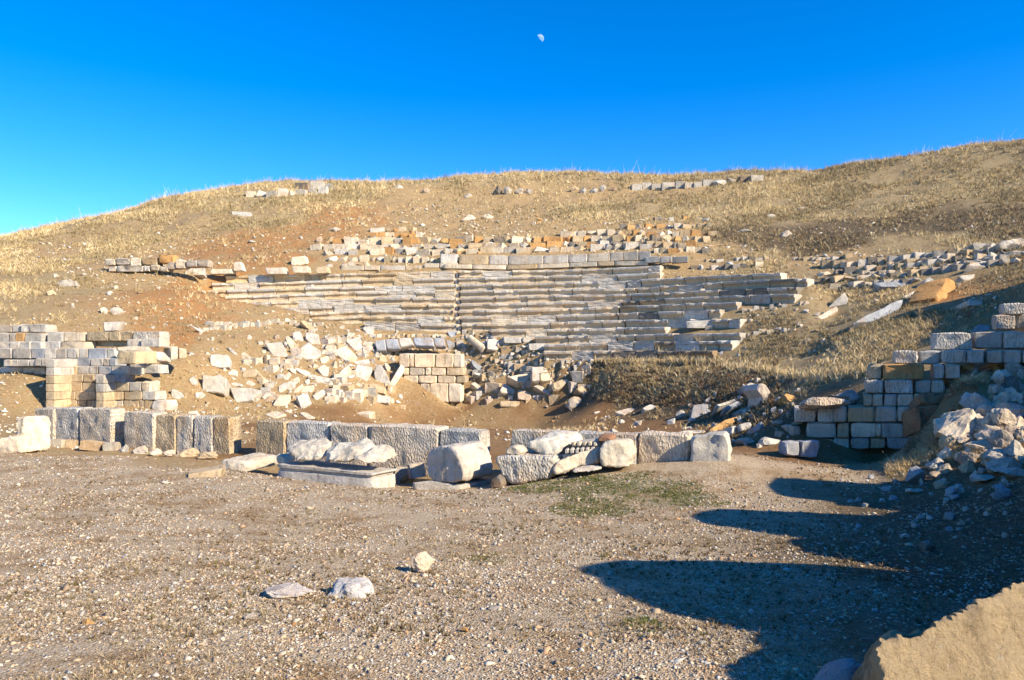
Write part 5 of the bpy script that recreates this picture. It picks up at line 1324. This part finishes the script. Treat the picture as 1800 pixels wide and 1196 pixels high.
scatter('loose_stone', 'little pale stone on the left earthen slope', 'little stones on the left slope', 30, (90, 380, 470, 600), (4, 7), 'WLC')
scatter('heap_rock', 'angular grey rock packed among larger ones in the right heap', 'small rocks packed in the right heap', 70, (1650, 1815, 655, 835, lambda x, y: y > 835-(x-1640)*1.25), (13, 28), 'SGHTPDS', BOULDERS)
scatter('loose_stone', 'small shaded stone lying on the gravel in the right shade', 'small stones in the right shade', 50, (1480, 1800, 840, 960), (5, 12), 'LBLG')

# ------------------------------------------------------------------ tiny things nobody could count: merged masses of real geometry
OCT = np.array([(1,0,0),(-1,0,0),(0,1,0),(0,-1,0),(0,0,1),(0,0,-1)], float)
OCTF = np.array([(0,2,4),(2,1,4),(1,3,4),(3,0,4),(2,0,5),(1,2,5),(3,1,5),(0,3,5)])
def stones_mass(name, x, y, r, cols, lift=.2, flat=.6):
    n = len(x); z = terr(x, y)
    a = rng.uniform(0, 6.283, n); ca, sa = np.cos(a), np.sin(a)
    v = OCT[None]*(1+rng.normal(0, .28, (n, 6, 1)))*r[:, None, None]
    v[:, :, 0] *= rng.uniform(.8, 1.5, n)[:, None]; v[:, :, 2] *= flat*rng.uniform(.6, 1.2, n)[:, None]
    tl = rng.normal(0, .35, n); v[:, :, 2] += v[:, :, 0]*tl[:, None]
    vx = v[:, :, 0]*ca[:, None]-v[:, :, 1]*sa[:, None]; vy = v[:, :, 0]*sa[:, None]+v[:, :, 1]*ca[:, None]
    v = np.stack([vx+x[:, None], vy+y[:, None], v[:, :, 2]+(z+r*lift)[:, None]], -1).reshape(-1, 3)
    f = (OCTF[None]+(np.arange(n)*6)[:, None, None]).reshape(-1, 3)
    me = mesh_arrays(name, v, f, np.repeat(cols, 6, 0), M_TONE)
    return tag(link(bpy.data.objects.new(name, me)), kind='stuff')
def pick(pal, n, j=.2):
    pal = np.array(pal); c = pal[rng.integers(0, len(pal), n)]
    return c*(1+rng.uniform(-j, j, (n, 1)))
def view_sample(n, y0, y1, power=1.0, margin=1.12):
    u = rng.uniform(0, 1, n)
    y = (y0**(1-power)+u*(y1**(1-power)-y0**(1-power)))**(1/(1-power)) if power != 1 else y0*(y1/y0)**u
    x = rng.uniform(-1, 1, n)*y*.6923*margin
    return x, y
# gravel
x, y = view_sample(135000, 3.7, 21, 1.0)
k = kinds(x, y); sel = rng.uniform(0, 1, len(x)) < (k[:, 0]+.55*k[:, 5])*(1-.0)*np.clip(.55+1.3*fbm(x/1.1, y/1.1, 41, 3), .1, 1)
wally = SW0+SWM*x
sel &= (y < wally-.8) | (x > 5)
x, y = x[sel], y[sel]
r = np.exp(rng.normal(math.log(.0076), .45, len(x)))*(.8+.055*y)
stones_mass('gravel', x, y, r, pick([(.46,.38,.27),(.50,.41,.29),(.44,.40,.34),(.52,.44,.33),(.31,.24,.165),(.40,.31,.21),(.41,.40,.37),(.25,.19,.13),(.27,.20,.13),(.45,.29,.17)], len(x)))
# stone chips over the slopes
x, y = view_sample(30000, 21, 64, .4)
k = kinds(x, y); sel = rng.uniform(0, 1, len(x)) < (.85*k[:, 2]+.35*k[:, 3]+.30*k[:, 5]+.12*k[:, 1]+.03*k[:, 4])*np.clip(.5+1.2*fbm(x/3, y/3, 43, 3), .05, 1)
x, y = x[sel], y[sel]
r = np.exp(rng.normal(math.log(.045), .5, len(x)))*(.7+.010*y)
stones_mass('gravel', x, y, r, pick([(.62,.55,.44),(.55,.45,.33),(.44,.33,.21),(.50,.47,.42),(.38,.24,.13),(.66,.61,.52)], len(x)))

def blades(name, x, y, hgt, nb, lean, width, pal, j=.22, mat=None, base=None, shade=None, simple=False):
    """tufts of narrow grass blades"""
    n = len(x); z = terr(x, y) if base is None else base
    X = np.repeat(x, nb); Y = np.repeat(y, nb); Zb = np.repeat(z, nb); H = np.repeat(hgt, nb)*rng.uniform(.45, 1.1, n*nb)
    Wd = np.repeat(width, nb)
    a = rng.uniform(0, 6.283, n*nb); sp = np.repeat(hgt, nb)*.22*rng.uniform(0, 1, n*nb)
    X = X+np.cos(a)*sp; Y = Y+np.sin(a)*sp
    L = lean*H*rng.uniform(.2, 1.2, n*nb)
    tx, ty = X+np.cos(a)*L+.10*H, Y+np.sin(a)*L
    mx, my = X+np.cos(a)*L*.35, Y+np.sin(a)*L*.35
    p = rng.uniform(0, 6.283, n*nb); wx, wy = np.cos(p)*Wd, np.sin(p)*Wd
    if simple:
        v = np.stack([np.stack([X-wx*1.3, Y-wy*1.3, Zb-.03*H], -1), np.stack([X+wx*1.3, Y+wy*1.3, Zb-.03*H], -1), np.stack([tx, ty, Zb+H], -1)], 1).reshape(-1, 3)
        f = np.arange(n*nb*3).reshape(-1, 3)
    else:
     v = np.stack([np.stack([X-wx, Y-wy, Zb-.03*H], -1), np.stack([X+wx, Y+wy, Zb-.03*H], -1), np.stack([mx+wx*.7, my+wy*.7, Zb+H*.55], -1), np.stack([mx-wx*.7, my-wy*.7, Zb+H*.55], -1), np.stack([tx, ty, Zb+H], -1)], 1).reshape(-1, 3)
     o = (np.arange(n*nb)*5)[:, None]
     f = np.concatenate([o+np.array([[0, 1, 2]]), o+np.array([[0, 2, 3]]), o+np.array([[3, 2, 4]])], 1).reshape(-1, 3)
    pal = np.array(pal); c = np.repeat(pal[rng.integers(0, len(pal), n)]*(1+rng.uniform(-j, j, (n, 1))), nb, 0)
    if shade is not None: c = c*np.repeat(shade, nb)[:, None]*np.array([[1.0, 1.0, .97]])
    c = c*(1+rng.uniform(-.15, .15, (len(c), 1)))
    me = mesh_arrays(name, v, f, np.repeat(c, 3 if simple else 5, 0), mat or M_TONE)
    return tag(link(bpy.data.objects.new(name, me)), kind='stuff')
STRAW = [(.64,.50,.28),(.57,.43,.23),(.47,.345,.175),(.68,.55,.34),(.40,.28,.14),(.53,.41,.22)]
BROWN = [(.32,.22,.12),(.25,.165,.09),(.38,.29,.17),(.28,.21,.11),(.20,.14,.08)]
# straw on the hill
x, y = view_sample(250000, 21, 86, .35, 1.1)
k = kinds(x, y); dens = (k[:, 4]*1.0+.16*k[:, 3]+.12*k[:, 2]+.5*k[:, 5])*np.clip(.55+1.5*fbm(x/2.6, y/2.6, 51, 3), .03, 1)
sel = rng.uniform(0, 1, len(x)) < dens
pxs = CX+F*x/y; kr = (np.interp(pxs, SPX, SD0)-y)/ROW
inseat = (kr > -1.6) & (kr < 13) & (pxs > 375) & (pxs < 1430) & (y > 30)
rok = np.array([SL[int(min(12, max(0, q)))]-8 < p < SR[int(min(12, max(0, q)))]+10 for q, p in zip(kr, pxs)])
sel &= ~(inseat & rok) & ~((x < 6) & (y < SW0+SWM*x+3))
x, y, ks = x[sel], y[sel], k[sel]
dk = ks[:, 5] > .5
hg = np.exp(rng.normal(math.log(.16), .45, len(x)))*(1+.6*np.clip((y-52)/22, 0, 1))*np.clip(.55+(y-22)/40, .55, 1)
patch = np.clip(.92+.7*fbm(x/5.5, y/3.5, 57, 3)-.12*np.clip((x-4)/20, 0, 1)*(y < 60), .55, 1.12)
nr = ~dk & (y < 40); fr_ = ~dk & (y >= 40)
blades('dry_grass', x[nr], y[nr], hg[nr], 7, .9, .003+.00024*y[nr], STRAW, shade=patch[nr])
blades('dry_grass', x[fr_], y[fr_], hg[fr_], 7, .9, .003+.00024*y[fr_], STRAW, shade=patch[fr_], simple=True)
blades('dry_grass', x[dk], y[dk], hg[dk]*.95, 7, 1.1, .004+.00025*y[dk], BROWN+[STRAW[2], STRAW[5]])
# taller ridge fringe
xr, yr = [], []
for px in np.arange(-40, 1860, 1.1):
    sk = np.interp(px, [0,100,200,300,400,500,600,700,800,900,1000,1100,1200,1300,1400,1500,1600,1700,1800], [420,388,376,345,331,323,319,318,313,308,304,309,309,303,298,288,273,262,246])
    d0 = np.interp(px, [0,200,400,600,800,1000,1200,1400,1600,1800], [66,68,72,75,76,76,73,68,62,58])
    for _ in range(7):
        d = d0+rng.normal(0, 1.4); xr.append((px-CX)/F*d); yr.append(d)
xr, yr = np.array(xr), np.array(yr)
m_ = rng.uniform(0, 1, len(xr)) < np.clip(.6+1.6*fbm(xr/4, yr/4, 61, 3), .08, 1)
xr, yr = xr[m_], yr[m_]
blades('dry_grass', xr, yr, np.exp(rng.normal(math.log(.26), .5, len(xr))), 9, .8, np.full(len(xr), .013), STRAW[:4], simple=True)
# scrub on the bank below the right seats
px = rng.uniform(1000, 1370, 3000); py = rng.uniform(632, 722, 3000)
pp = []
for a, b in zip(px, py):
    if b > np.interp(a, [1000, 1100, 1200, 1290, 1370], [700, 712, 716, 740, 745]): continue
    if a < 1040 and b < 690-(a-1000)*1.2: continue
    pp.append(at(a, b, 18))
pp = np.array(pp)
blades('dry_scrub', pp[:, 0], pp[:, 1], np.exp(rng.normal(math.log(.075), .6, len(pp))), 10, 1.6, np.full(len(pp), .011), [(.18,.135,.075),(.26,.18,.095),(.12,.095,.055),(.32,.235,.13),(.22,.115,.06),(.38,.31,.19)])
# straw along the bank lip and on the straw mound
def px_tufts(name, regs, n, h, pal, nb=9, lean=.7, w=.01):
    P_ = []
    for (x0, y0, x1, y1, hw) in regs:
        for _ in range(n):
            t_ = random.random(); P_.append(at(x0+(x1-x0)*t_+random.gauss(0, 2), y0+(y1-y0)*t_+random.gauss(0, hw), 8))
    P_ = np.array(P_)
    return blades(name, P_[:, 0], P_[:, 1], np.exp(rng.normal(math.log(h), .35, len(P_))), nb, lean, np.full(len(P_), w), pal)
px_tufts('dry_grass', [(1050,638,1250,640,2),(1250,640,1420,668,3),(1420,668,1540,655,4)], 260, .22, STRAW[:4])
px_tufts('dry_grass', [(1562,826,1640,800,6),(1640,800,1730,800,5),(1640,672,1740,668,3),(1560,832,1600,815,5)], 260, .085, STRAW[:4]+[(.5,.33,.15)], 10, 1.2, .005)
px_tufts('dry_grass', [(1590,800,1640,700,14),(1640,790,1720,700,16),(1660,690,1760,650,8)], 500, .06, BROWN+[(.34,.2,.1)], 8, 1.5, .005)
px_tufts('dry_grass', [(1000,625,1250,625,2.0)], 90, .3, STRAW[:3], 5, .4, .008)
# flattened dead turf on the gravel
x, y = view_sample(30000, 3.7, 20, 1.0)
k = kinds(x, y); sel = rng.uniform(0, 1, len(x)) < (k[:, 0]+k[:, 5])*np.clip(.36+1.9*fbm(x/.75, y/.75, 71, 4), 0.02, .9)
sel &= (y < SW0+SWM*x-1.0) | (x > 5)
x, y = x[sel], y[sel]
blades('dead_turf', x, y, np.exp(rng.normal(math.log(.026), .4, len(x))), 6, 2.2, .0014+.00022*y, [(.38,.29,.175),(.28,.20,.11),(.45,.365,.24),(.21,.15,.08),(.25,.195,.10)])
# dead moss clumps in the gravel, coloured dark for the shadows around them
x, y = view_sample(9000, 5, 17, .6)
sel = rng.uniform(0, 1, len(x)) < np.clip(.35+1.3*fbm(x/1.6, y/1.6, 77, 3), .05, .9)
sel &= (y < SW0+SWM*x-1.2) | (x > 5)
x, y = x[sel], y[sel]
blades('moss_and_shadow', x, y, np.exp(rng.normal(math.log(.03), .4, len(x))), 9, 1.2, .002+.0003*y, [(.17,.115,.055),(.13,.09,.045),(.21,.15,.075),(.16,.13,.05)])
# green turf patches
gx_, gy_ = [], []
for px, py, ra, rb in MOSS:
    p = at(px, py)
    n = int(1500*ra*rb*2+60)
    a = rng.uniform(0, 6.283, n); q = np.sqrt(rng.uniform(0, 1, n))
    gx_ += list(p[0]+np.cos(a)*q*ra); gy_ += list(p[1]+np.sin(a)*q*rb*2.2)
gx_, gy_ = np.array(gx_), np.array(gy_)
m_ = rng.uniform(0, 1, len(gx_)) < np.clip(.6+1.8*fbm(gx_/.4, gy_/.4, 81, 3), 0, 1)
blades('green_turf', gx_[m_], gy_[m_], np.full(m_.sum(), .03), 7, 1.3, np.full(m_.sum(), .004), [(.12,.14,.035),(.17,.17,.05),(.20,.17,.07),(.09,.115,.03)])

# ------------------------------------------------------------------ plants one can count
def spurge_mesh(seed):
    r_ = np.random.default_rng(seed); V, Fc = [], []
    for s in range(16):
        a = r_.uniform(0, 6.283); q = r_.uniform(.05, .5); hh = r_.uniform(.25, .6)*(1-.5*q)
        c = np.array([math.cos(a)*q, math.sin(a)*q, hh])
        b0 = len(V); V += [(0, 0, 0), tuple(c*np.array([.9, .9, .8])+np.array([.015, .01, 0])), tuple(c)]; Fc.append((b0, b0+1, b0+2))
        for l in range(7):
            t = r_.uniform(0, 6.283); u = np.array([math.cos(t), math.sin(t), r_.uniform(.1, .7)])*r_.uniform(.08, .15)
            w = np.array([-u[1], u[0], 0])*.35
            b0 = len(V); V += [tuple(c), tuple(c+u*.5+w), tuple(c+u), tuple(c+u*.5-w)]; Fc.append((b0, b0+1, b0+2, b0+3))
    me = bpy.data.meshes.new('spurge_plant'); me.from_pydata(V, [], Fc); me.materials.append(M_SPURGE); return me
SPU = [spurge_mesh(i) for i in range(4)]
for px, py, s in [(195,509,12),(210,512,13),(185,525,9),(141,532,9),(258,537,14),(298,537,14),(318,521,8),(333,505,11),(262,500,9),(272,493,9),(237,508,8),(320,505,8),(352,515,8),(280,553,9),(298,557,9),(312,571,6),(440,565,10),(361,582,10),(362,462,8),(387,405,10),(408,424,8),(412,404,9),(496,396,10),(342,415,8),(345,432,8),(365,420,7),(518,426,9),(470,437,8),(560,440,11),(600,400,8),(522,434,7),
                 (623,527,9),(540,503,8),(662,492,9),(592,496,7),(620,540,12),(722,546,7),(755,588,7),(855,527,6),(925,524,6),(1176,557,6),(1140,461,7),(1192,424,5),(185,430,8),(232,436,9),(300,445,8),(380,440,9),(425,455,8),(475,408,7),(640,372,6),(515,378,7),(700,375,6),(1082,370,6),(990,362,7),(1370,350,6),(1050,390,6),(350,455,9),(330,430,7),(225,540,8),(245,555,7)]:
    d = at_d(px, py)
    o = link(bpy.data.objects.new('spurge_plant', random.choice(SPU)))
    w = s/F*d*1.15
    o.scale = (w, w, w*.9); o.rotation_euler = (0, 0, random.uniform(0, 6.28)); o.location = unproj(px, py+s*.35, d)-np.array([0, 0, .03])
    tag(o, 'small yellow green spurge plant growing on the stony slope', 'plant', 'spurge plants on the slope')

def twig_mesh(seed, n=9, spread=.45, depth=3, mat=None):
    r_ = np.random.default_rng(seed); V, Fc = [], []
    def limb(p, dirv, L, rad, lev):
        q = p+dirv*L
        u = np.cross(dirv, [.3, .9, .1]); u /= np.linalg.norm(u); w = np.cross(dirv, u)
        b0 = len(V)
        for c, rr in ((p, rad), (q, rad*.55)):
            for t in (0, 2.09, 4.19): V.append(tuple(c+rr*(math.cos(t)*u+math.sin(t)*w)))
        for t in range(3): Fc.append((b0+t, b0+(t+1) % 3, b0+3+(t+1) % 3, b0+3+t))
        if lev > 0:
            for _ in range(r_.integers(2, 5)):
                s = r_.uniform(.35, 1.0)
                dn = dirv+r_.normal(0, spread, 3); dn[2] = abs(dn[2])+.15; dn /= np.linalg.norm(dn)
                limb(p+dirv*L*s, dn, L*r_.uniform(.4, .7), rad*.55, lev-1)
    for _ in range(n):
        dn = np.array([r_.normal(0, spread), r_.normal(0, spread), 1.0]); dn /= np.linalg.norm(dn)
        limb(np.array([r_.normal(0, .04), r_.normal(0, .04), 0.]), dn, r_.uniform(.3, .55), .013, depth-1)
    me = bpy.data.meshes.new('dry_shrub'); me.from_pydata(V, [], Fc); me.materials.append(mat or M_TWIG); return me
TALL = [twig_mesh(i, 2, .16, 3) for i in range(2)]
BUSHY = [twig_mesh(10+i, 10, .5, 3) for i in range(3)]
PALE = [twig_mesh(20+i, 5, .4, 3, M_WEED) for i in range(2)]
for px, py, h, ms, lab in ((202,379,17,TALL,'thin bare stalk leftmost on the skyline'),(297,349,15,TALL,'thin bare stalk second from left on the skyline'),(386,337,11,TALL,'short bare stalk left of the hilltop boulders'),(752,317,13,BUSHY,'purple brown bare bush left of the pair on the skyline'),(784,316,16,BUSHY,'purple brown bare bush right of the pair on the skyline'),
    (870,311,16,PALE,'pale bent weed on the skyline above the four boulders'),(887,312,11,BUSHY,'low bare bush beside the pale bent weed'),(932,312,10,BUSHY,'dark low bush left of the grassy knoll'),(1146,307,26,TALL,'tallest bare twin stalk on the middle skyline'),(1154,308,16,TALL,'short stalk next to the tallest bare one'),(1250,309,12,BUSHY,'reddish low bush above the long grey hilltop wall'),(1277,307,15,BUSHY,'dark spiky bush above the grey hilltop wall'),
    (1303,305,13,PALE,'pale weed at the right end of the hilltop wall'),(1327,304,16,PALE,'taller pale weed right of the hilltop wall'),(1572,280,16,PALE,'pale spreading weed left of the pair on the right skyline'),(1611,275,20,PALE,'pale spreading weed right of the pair on the right skyline'),(580,345,10,BUSHY,'brown bush beside the left hilltop boulders'),(215,395,9,BUSHY,'brown bush on the left grassy hill'),(610,373,10,BUSHY,'dark brown bush on the upper slope above the rubble rows'),(567,389,10,BUSHY,'dark brown bush left on the upper slope'),
    (320,395,10,BUSHY,'rusty bush on the left grassy hill'),(270,440,12,BUSHY,'grey brown bush above the small left wall'),(110,540,13,BUSHY,'dark dry bush on the far left slope'),(1642,402,15,PALE,'pale tall weed in the dark right scrub'),(1700,400,14,BUSHY,'brown bush in the dark right scrub'),
    (1228,612,32,PALE,'pale dead weed standing before the lowest right seats'),(1216,577,16,PALE,'small dead weed on the right seats'),(1138,612,18,PALE,'reddish dead weed before the lowest seats'),(1310,800,20,TALL,'single dead stalk right of the slab wall'),(548,842,18,TALL,'dry stalk before the moulded cornice block'),(588,850,12,PALE,'dry weed before the middle of the moulded block'),(768,868,22,TALL,'thin dry stalk before the octagonal block'),(597,712,14,BUSHY,'dark dry weed at the orchestra edge below the V blocks'),(475,690,14,BUSHY,'dark dry weed at the left foot of the tumbled pile'),
    (1615,560,36,PALE,'golden dead plant on the slope left of the grass clumps'),(1700,560,34,BUSHY,'tangled dry branches right of the golden dead plant'),(1290,670,20,BUSHY,'purplish dry bush on the scrubby bank'),(1250,680,18,BUSHY,'tangled dry bush on the scrubby bank top'),(1720,360,13,BUSHY,'brown bush high on the right slope'),(1560,395,12,PALE,'pale weed in the right straw slope')):
    d = at_d(px, py) if py > 330 else float(np.interp(px, [0,200,400,600,800,1000,1200,1400,1600,1800], [66,68,72,75,76,76,73,68,62,58]))-.6
    o = link(bpy.data.objects.new('dry_shrub' if ms is BUSHY else 'dry_weed', random.choice(ms)))
    p = unproj(px, py, d); p[2] = float(terr(p[0], p[1]))-.05
    s = h/F*d*1.0; o.scale = (s, s, s*1.05); o.rotation_euler = (0, 0, random.uniform(0, 6.28)); o.location = p
    tag(o, lab, 'shrub' if ms is BUSHY else 'weed', 'dry shrubs and weeds')

# ------------------------------------------------------------------ stumps added out of view at the right to cast the shade on the gravel
def cast(px, py, dist, w, label):
    """an unseen stump added as a shadow caster, whose shadow tip falls at a photo pixel"""
    p = Vector(at(px, py)); L = SUN/math.hypot(SUN.x, SUN.y)
    top = p+L*dist
    while (top.x-w*.6)/(top.y+w*.6) < .73:
        dist += .25; top = p+L*dist
    zb = float(terr(top.x, top.y))-.3
    t = empty('shade_stump', (top.x, top.y, zb), label, 'ruined masonry', 'unseen stumps added for shade at the right')
    H_ = top.z-zb
    v, f = ICO[4]
    rr = np.array([1+.16*mnoise.noise(Vector(q)*1.6+Vector((px, py, 0)))+.07*mnoise.noise(Vector(q)*5+Vector((py, px, 0))) for q in v])
    q3 = v*rr[:, None]*np.array([w*.5, w*.5, .95]); q3[:, 2] += H_-.95
    low = v[:, 2] < 0
    q3[low, 2] = (H_-.95)*(1+v[low, 2]); q3[low, :2] *= (1+.25*(-v[low, 2]))[:, None]/np.maximum(.35, np.sqrt(1-v[low, 2]**2))[:, None]*np.minimum(1, np.sqrt(np.maximum(0, 1-v[low, 2]**2))/.35)[:, None]
    me = bpy.data.meshes.new('rubble_core'); me.from_pydata([tuple(a_) for a_ in q3], [], f); me.materials.append(M_ROCK)  # rounded core, shaped to give smooth shadow lobes
    o = link(bpy.data.objects.new('rubble_core', me), t); o.color = tone('S')
    n = 3; hh = .45; 
    for i in range(n):
        ww = w*.95; m_ = 7
        for q_ in range(m_):
            an = q_*6.283/m_+i*.9+random.uniform(-.15, .15); rd = ww*.56
            o = link(bpy.data.objects.new('stone', random.choice(BLOCKS+BOULDERS[:3])), t)
            sz = ww*.38
            o.scale = (sz*random.uniform(.9, 1.1), sz*random.uniform(.85, 1.05), hh*random.uniform(1.15, 1.45)); o.rotation_euler = (random.uniform(-.06, .06), random.uniform(-.06, .06), an+random.uniform(-.2, .2))
            o.location = (math.cos(an)*rd, math.sin(an)*rd, i*hh-.04); o.color = tone(random.choice('TSGHGS'))
    return top
CASTS = [(1145,1016,6.2,2.8,'first one back from the corner boulder'),(1275,908,7.0,2.4,'second back from the corner boulder'),(1372,853,7.6,1.8,'third back from the corner boulder'),(1440,1140,4.6,2.0,'nearest to the corner boulder'),
         (1440,748,8.5,3.0,'farthest and broadest by the mound'),(1500,960,5.6,3.0,'broad one filling the second gap'),(1450,1060,4.8,3.0,'broad one filling the first gap'),(1545,880,5.0,2.6,'low one by the rubble heap'),
         ]
for px, py, ds, w, which in CASTS:
    cast(px, py, ds, w, 'tall unseen stump added to cast shade on the gravel, '+which)

# ------------------------------------------------------------------ the moon
mm, nt, b = mat_new('moon_lit_phase')
tc = nt.nodes.new('ShaderNodeTexCoord')
mn = tex_noise(nt, tc.outputs['Object'], 1.4, 4, .6)
em = nt.nodes.new('ShaderNodeEmission'); em.inputs['Strength'].default_value = .62  # glow stands in for sunlight on the moon
nt.links.new(ramp(nt, mn, [(.38, (.20, .42, .95)), (.62, (.52, .74, 1.0))]), em.inputs['Color'])
tr = nt.nodes.new('ShaderNodeBsdfTransparent')
geo = nt.nodes.new('ShaderNodeNewGeometry'); dp = nt.nodes.new('ShaderNodeVectorMath'); dp.operation = 'DOT_PRODUCT'
nt.links.new(geo.outputs['Normal'], dp.inputs[0]); dp.inputs[1].default_value = Vector((.74, -.42, .52)).normalized()
ms = nt.nodes.new('ShaderNodeMixShader')
nt.links.new(ramp(nt, dp.outputs['Value'], [(.02, (0, 0, 0)), (.22, (1, 1, 1))]), ms.inputs[0])  # lit half painted from a fixed direction, the rest left clear
nt.links.new(tr.outputs[0], ms.inputs[1]); nt.links.new(em.outputs[0], ms.inputs[2])
ms2 = nt.nodes.new('ShaderNodeMixShader'); nt.links.new(geo.outputs['Backfacing'], ms2.inputs[0]); nt.links.new(ms.outputs[0], ms2.inputs[1]); nt.links.new(tr.outputs[0], ms2.inputs[2])
nt.links.new(ms2.outputs[0], nt.nodes['Material Output'].inputs[0])
v, f = ICO[5]
me = bpy.data.meshes.new('moon'); me.from_pydata([tuple(q) for q in v], [], f); me.polygons.foreach_set('use_smooth', np.ones(len(f), bool)); me.materials.append(mm)
mo = link(bpy.data.objects.new('moon', me)); mo.location = unproj(949, 68, 4000.0); r_ = 7.0/F*4000; mo.scale = (r_, r_, r_)
tag(mo, 'pale half lit daytime moon high in the blue sky', 'moon')
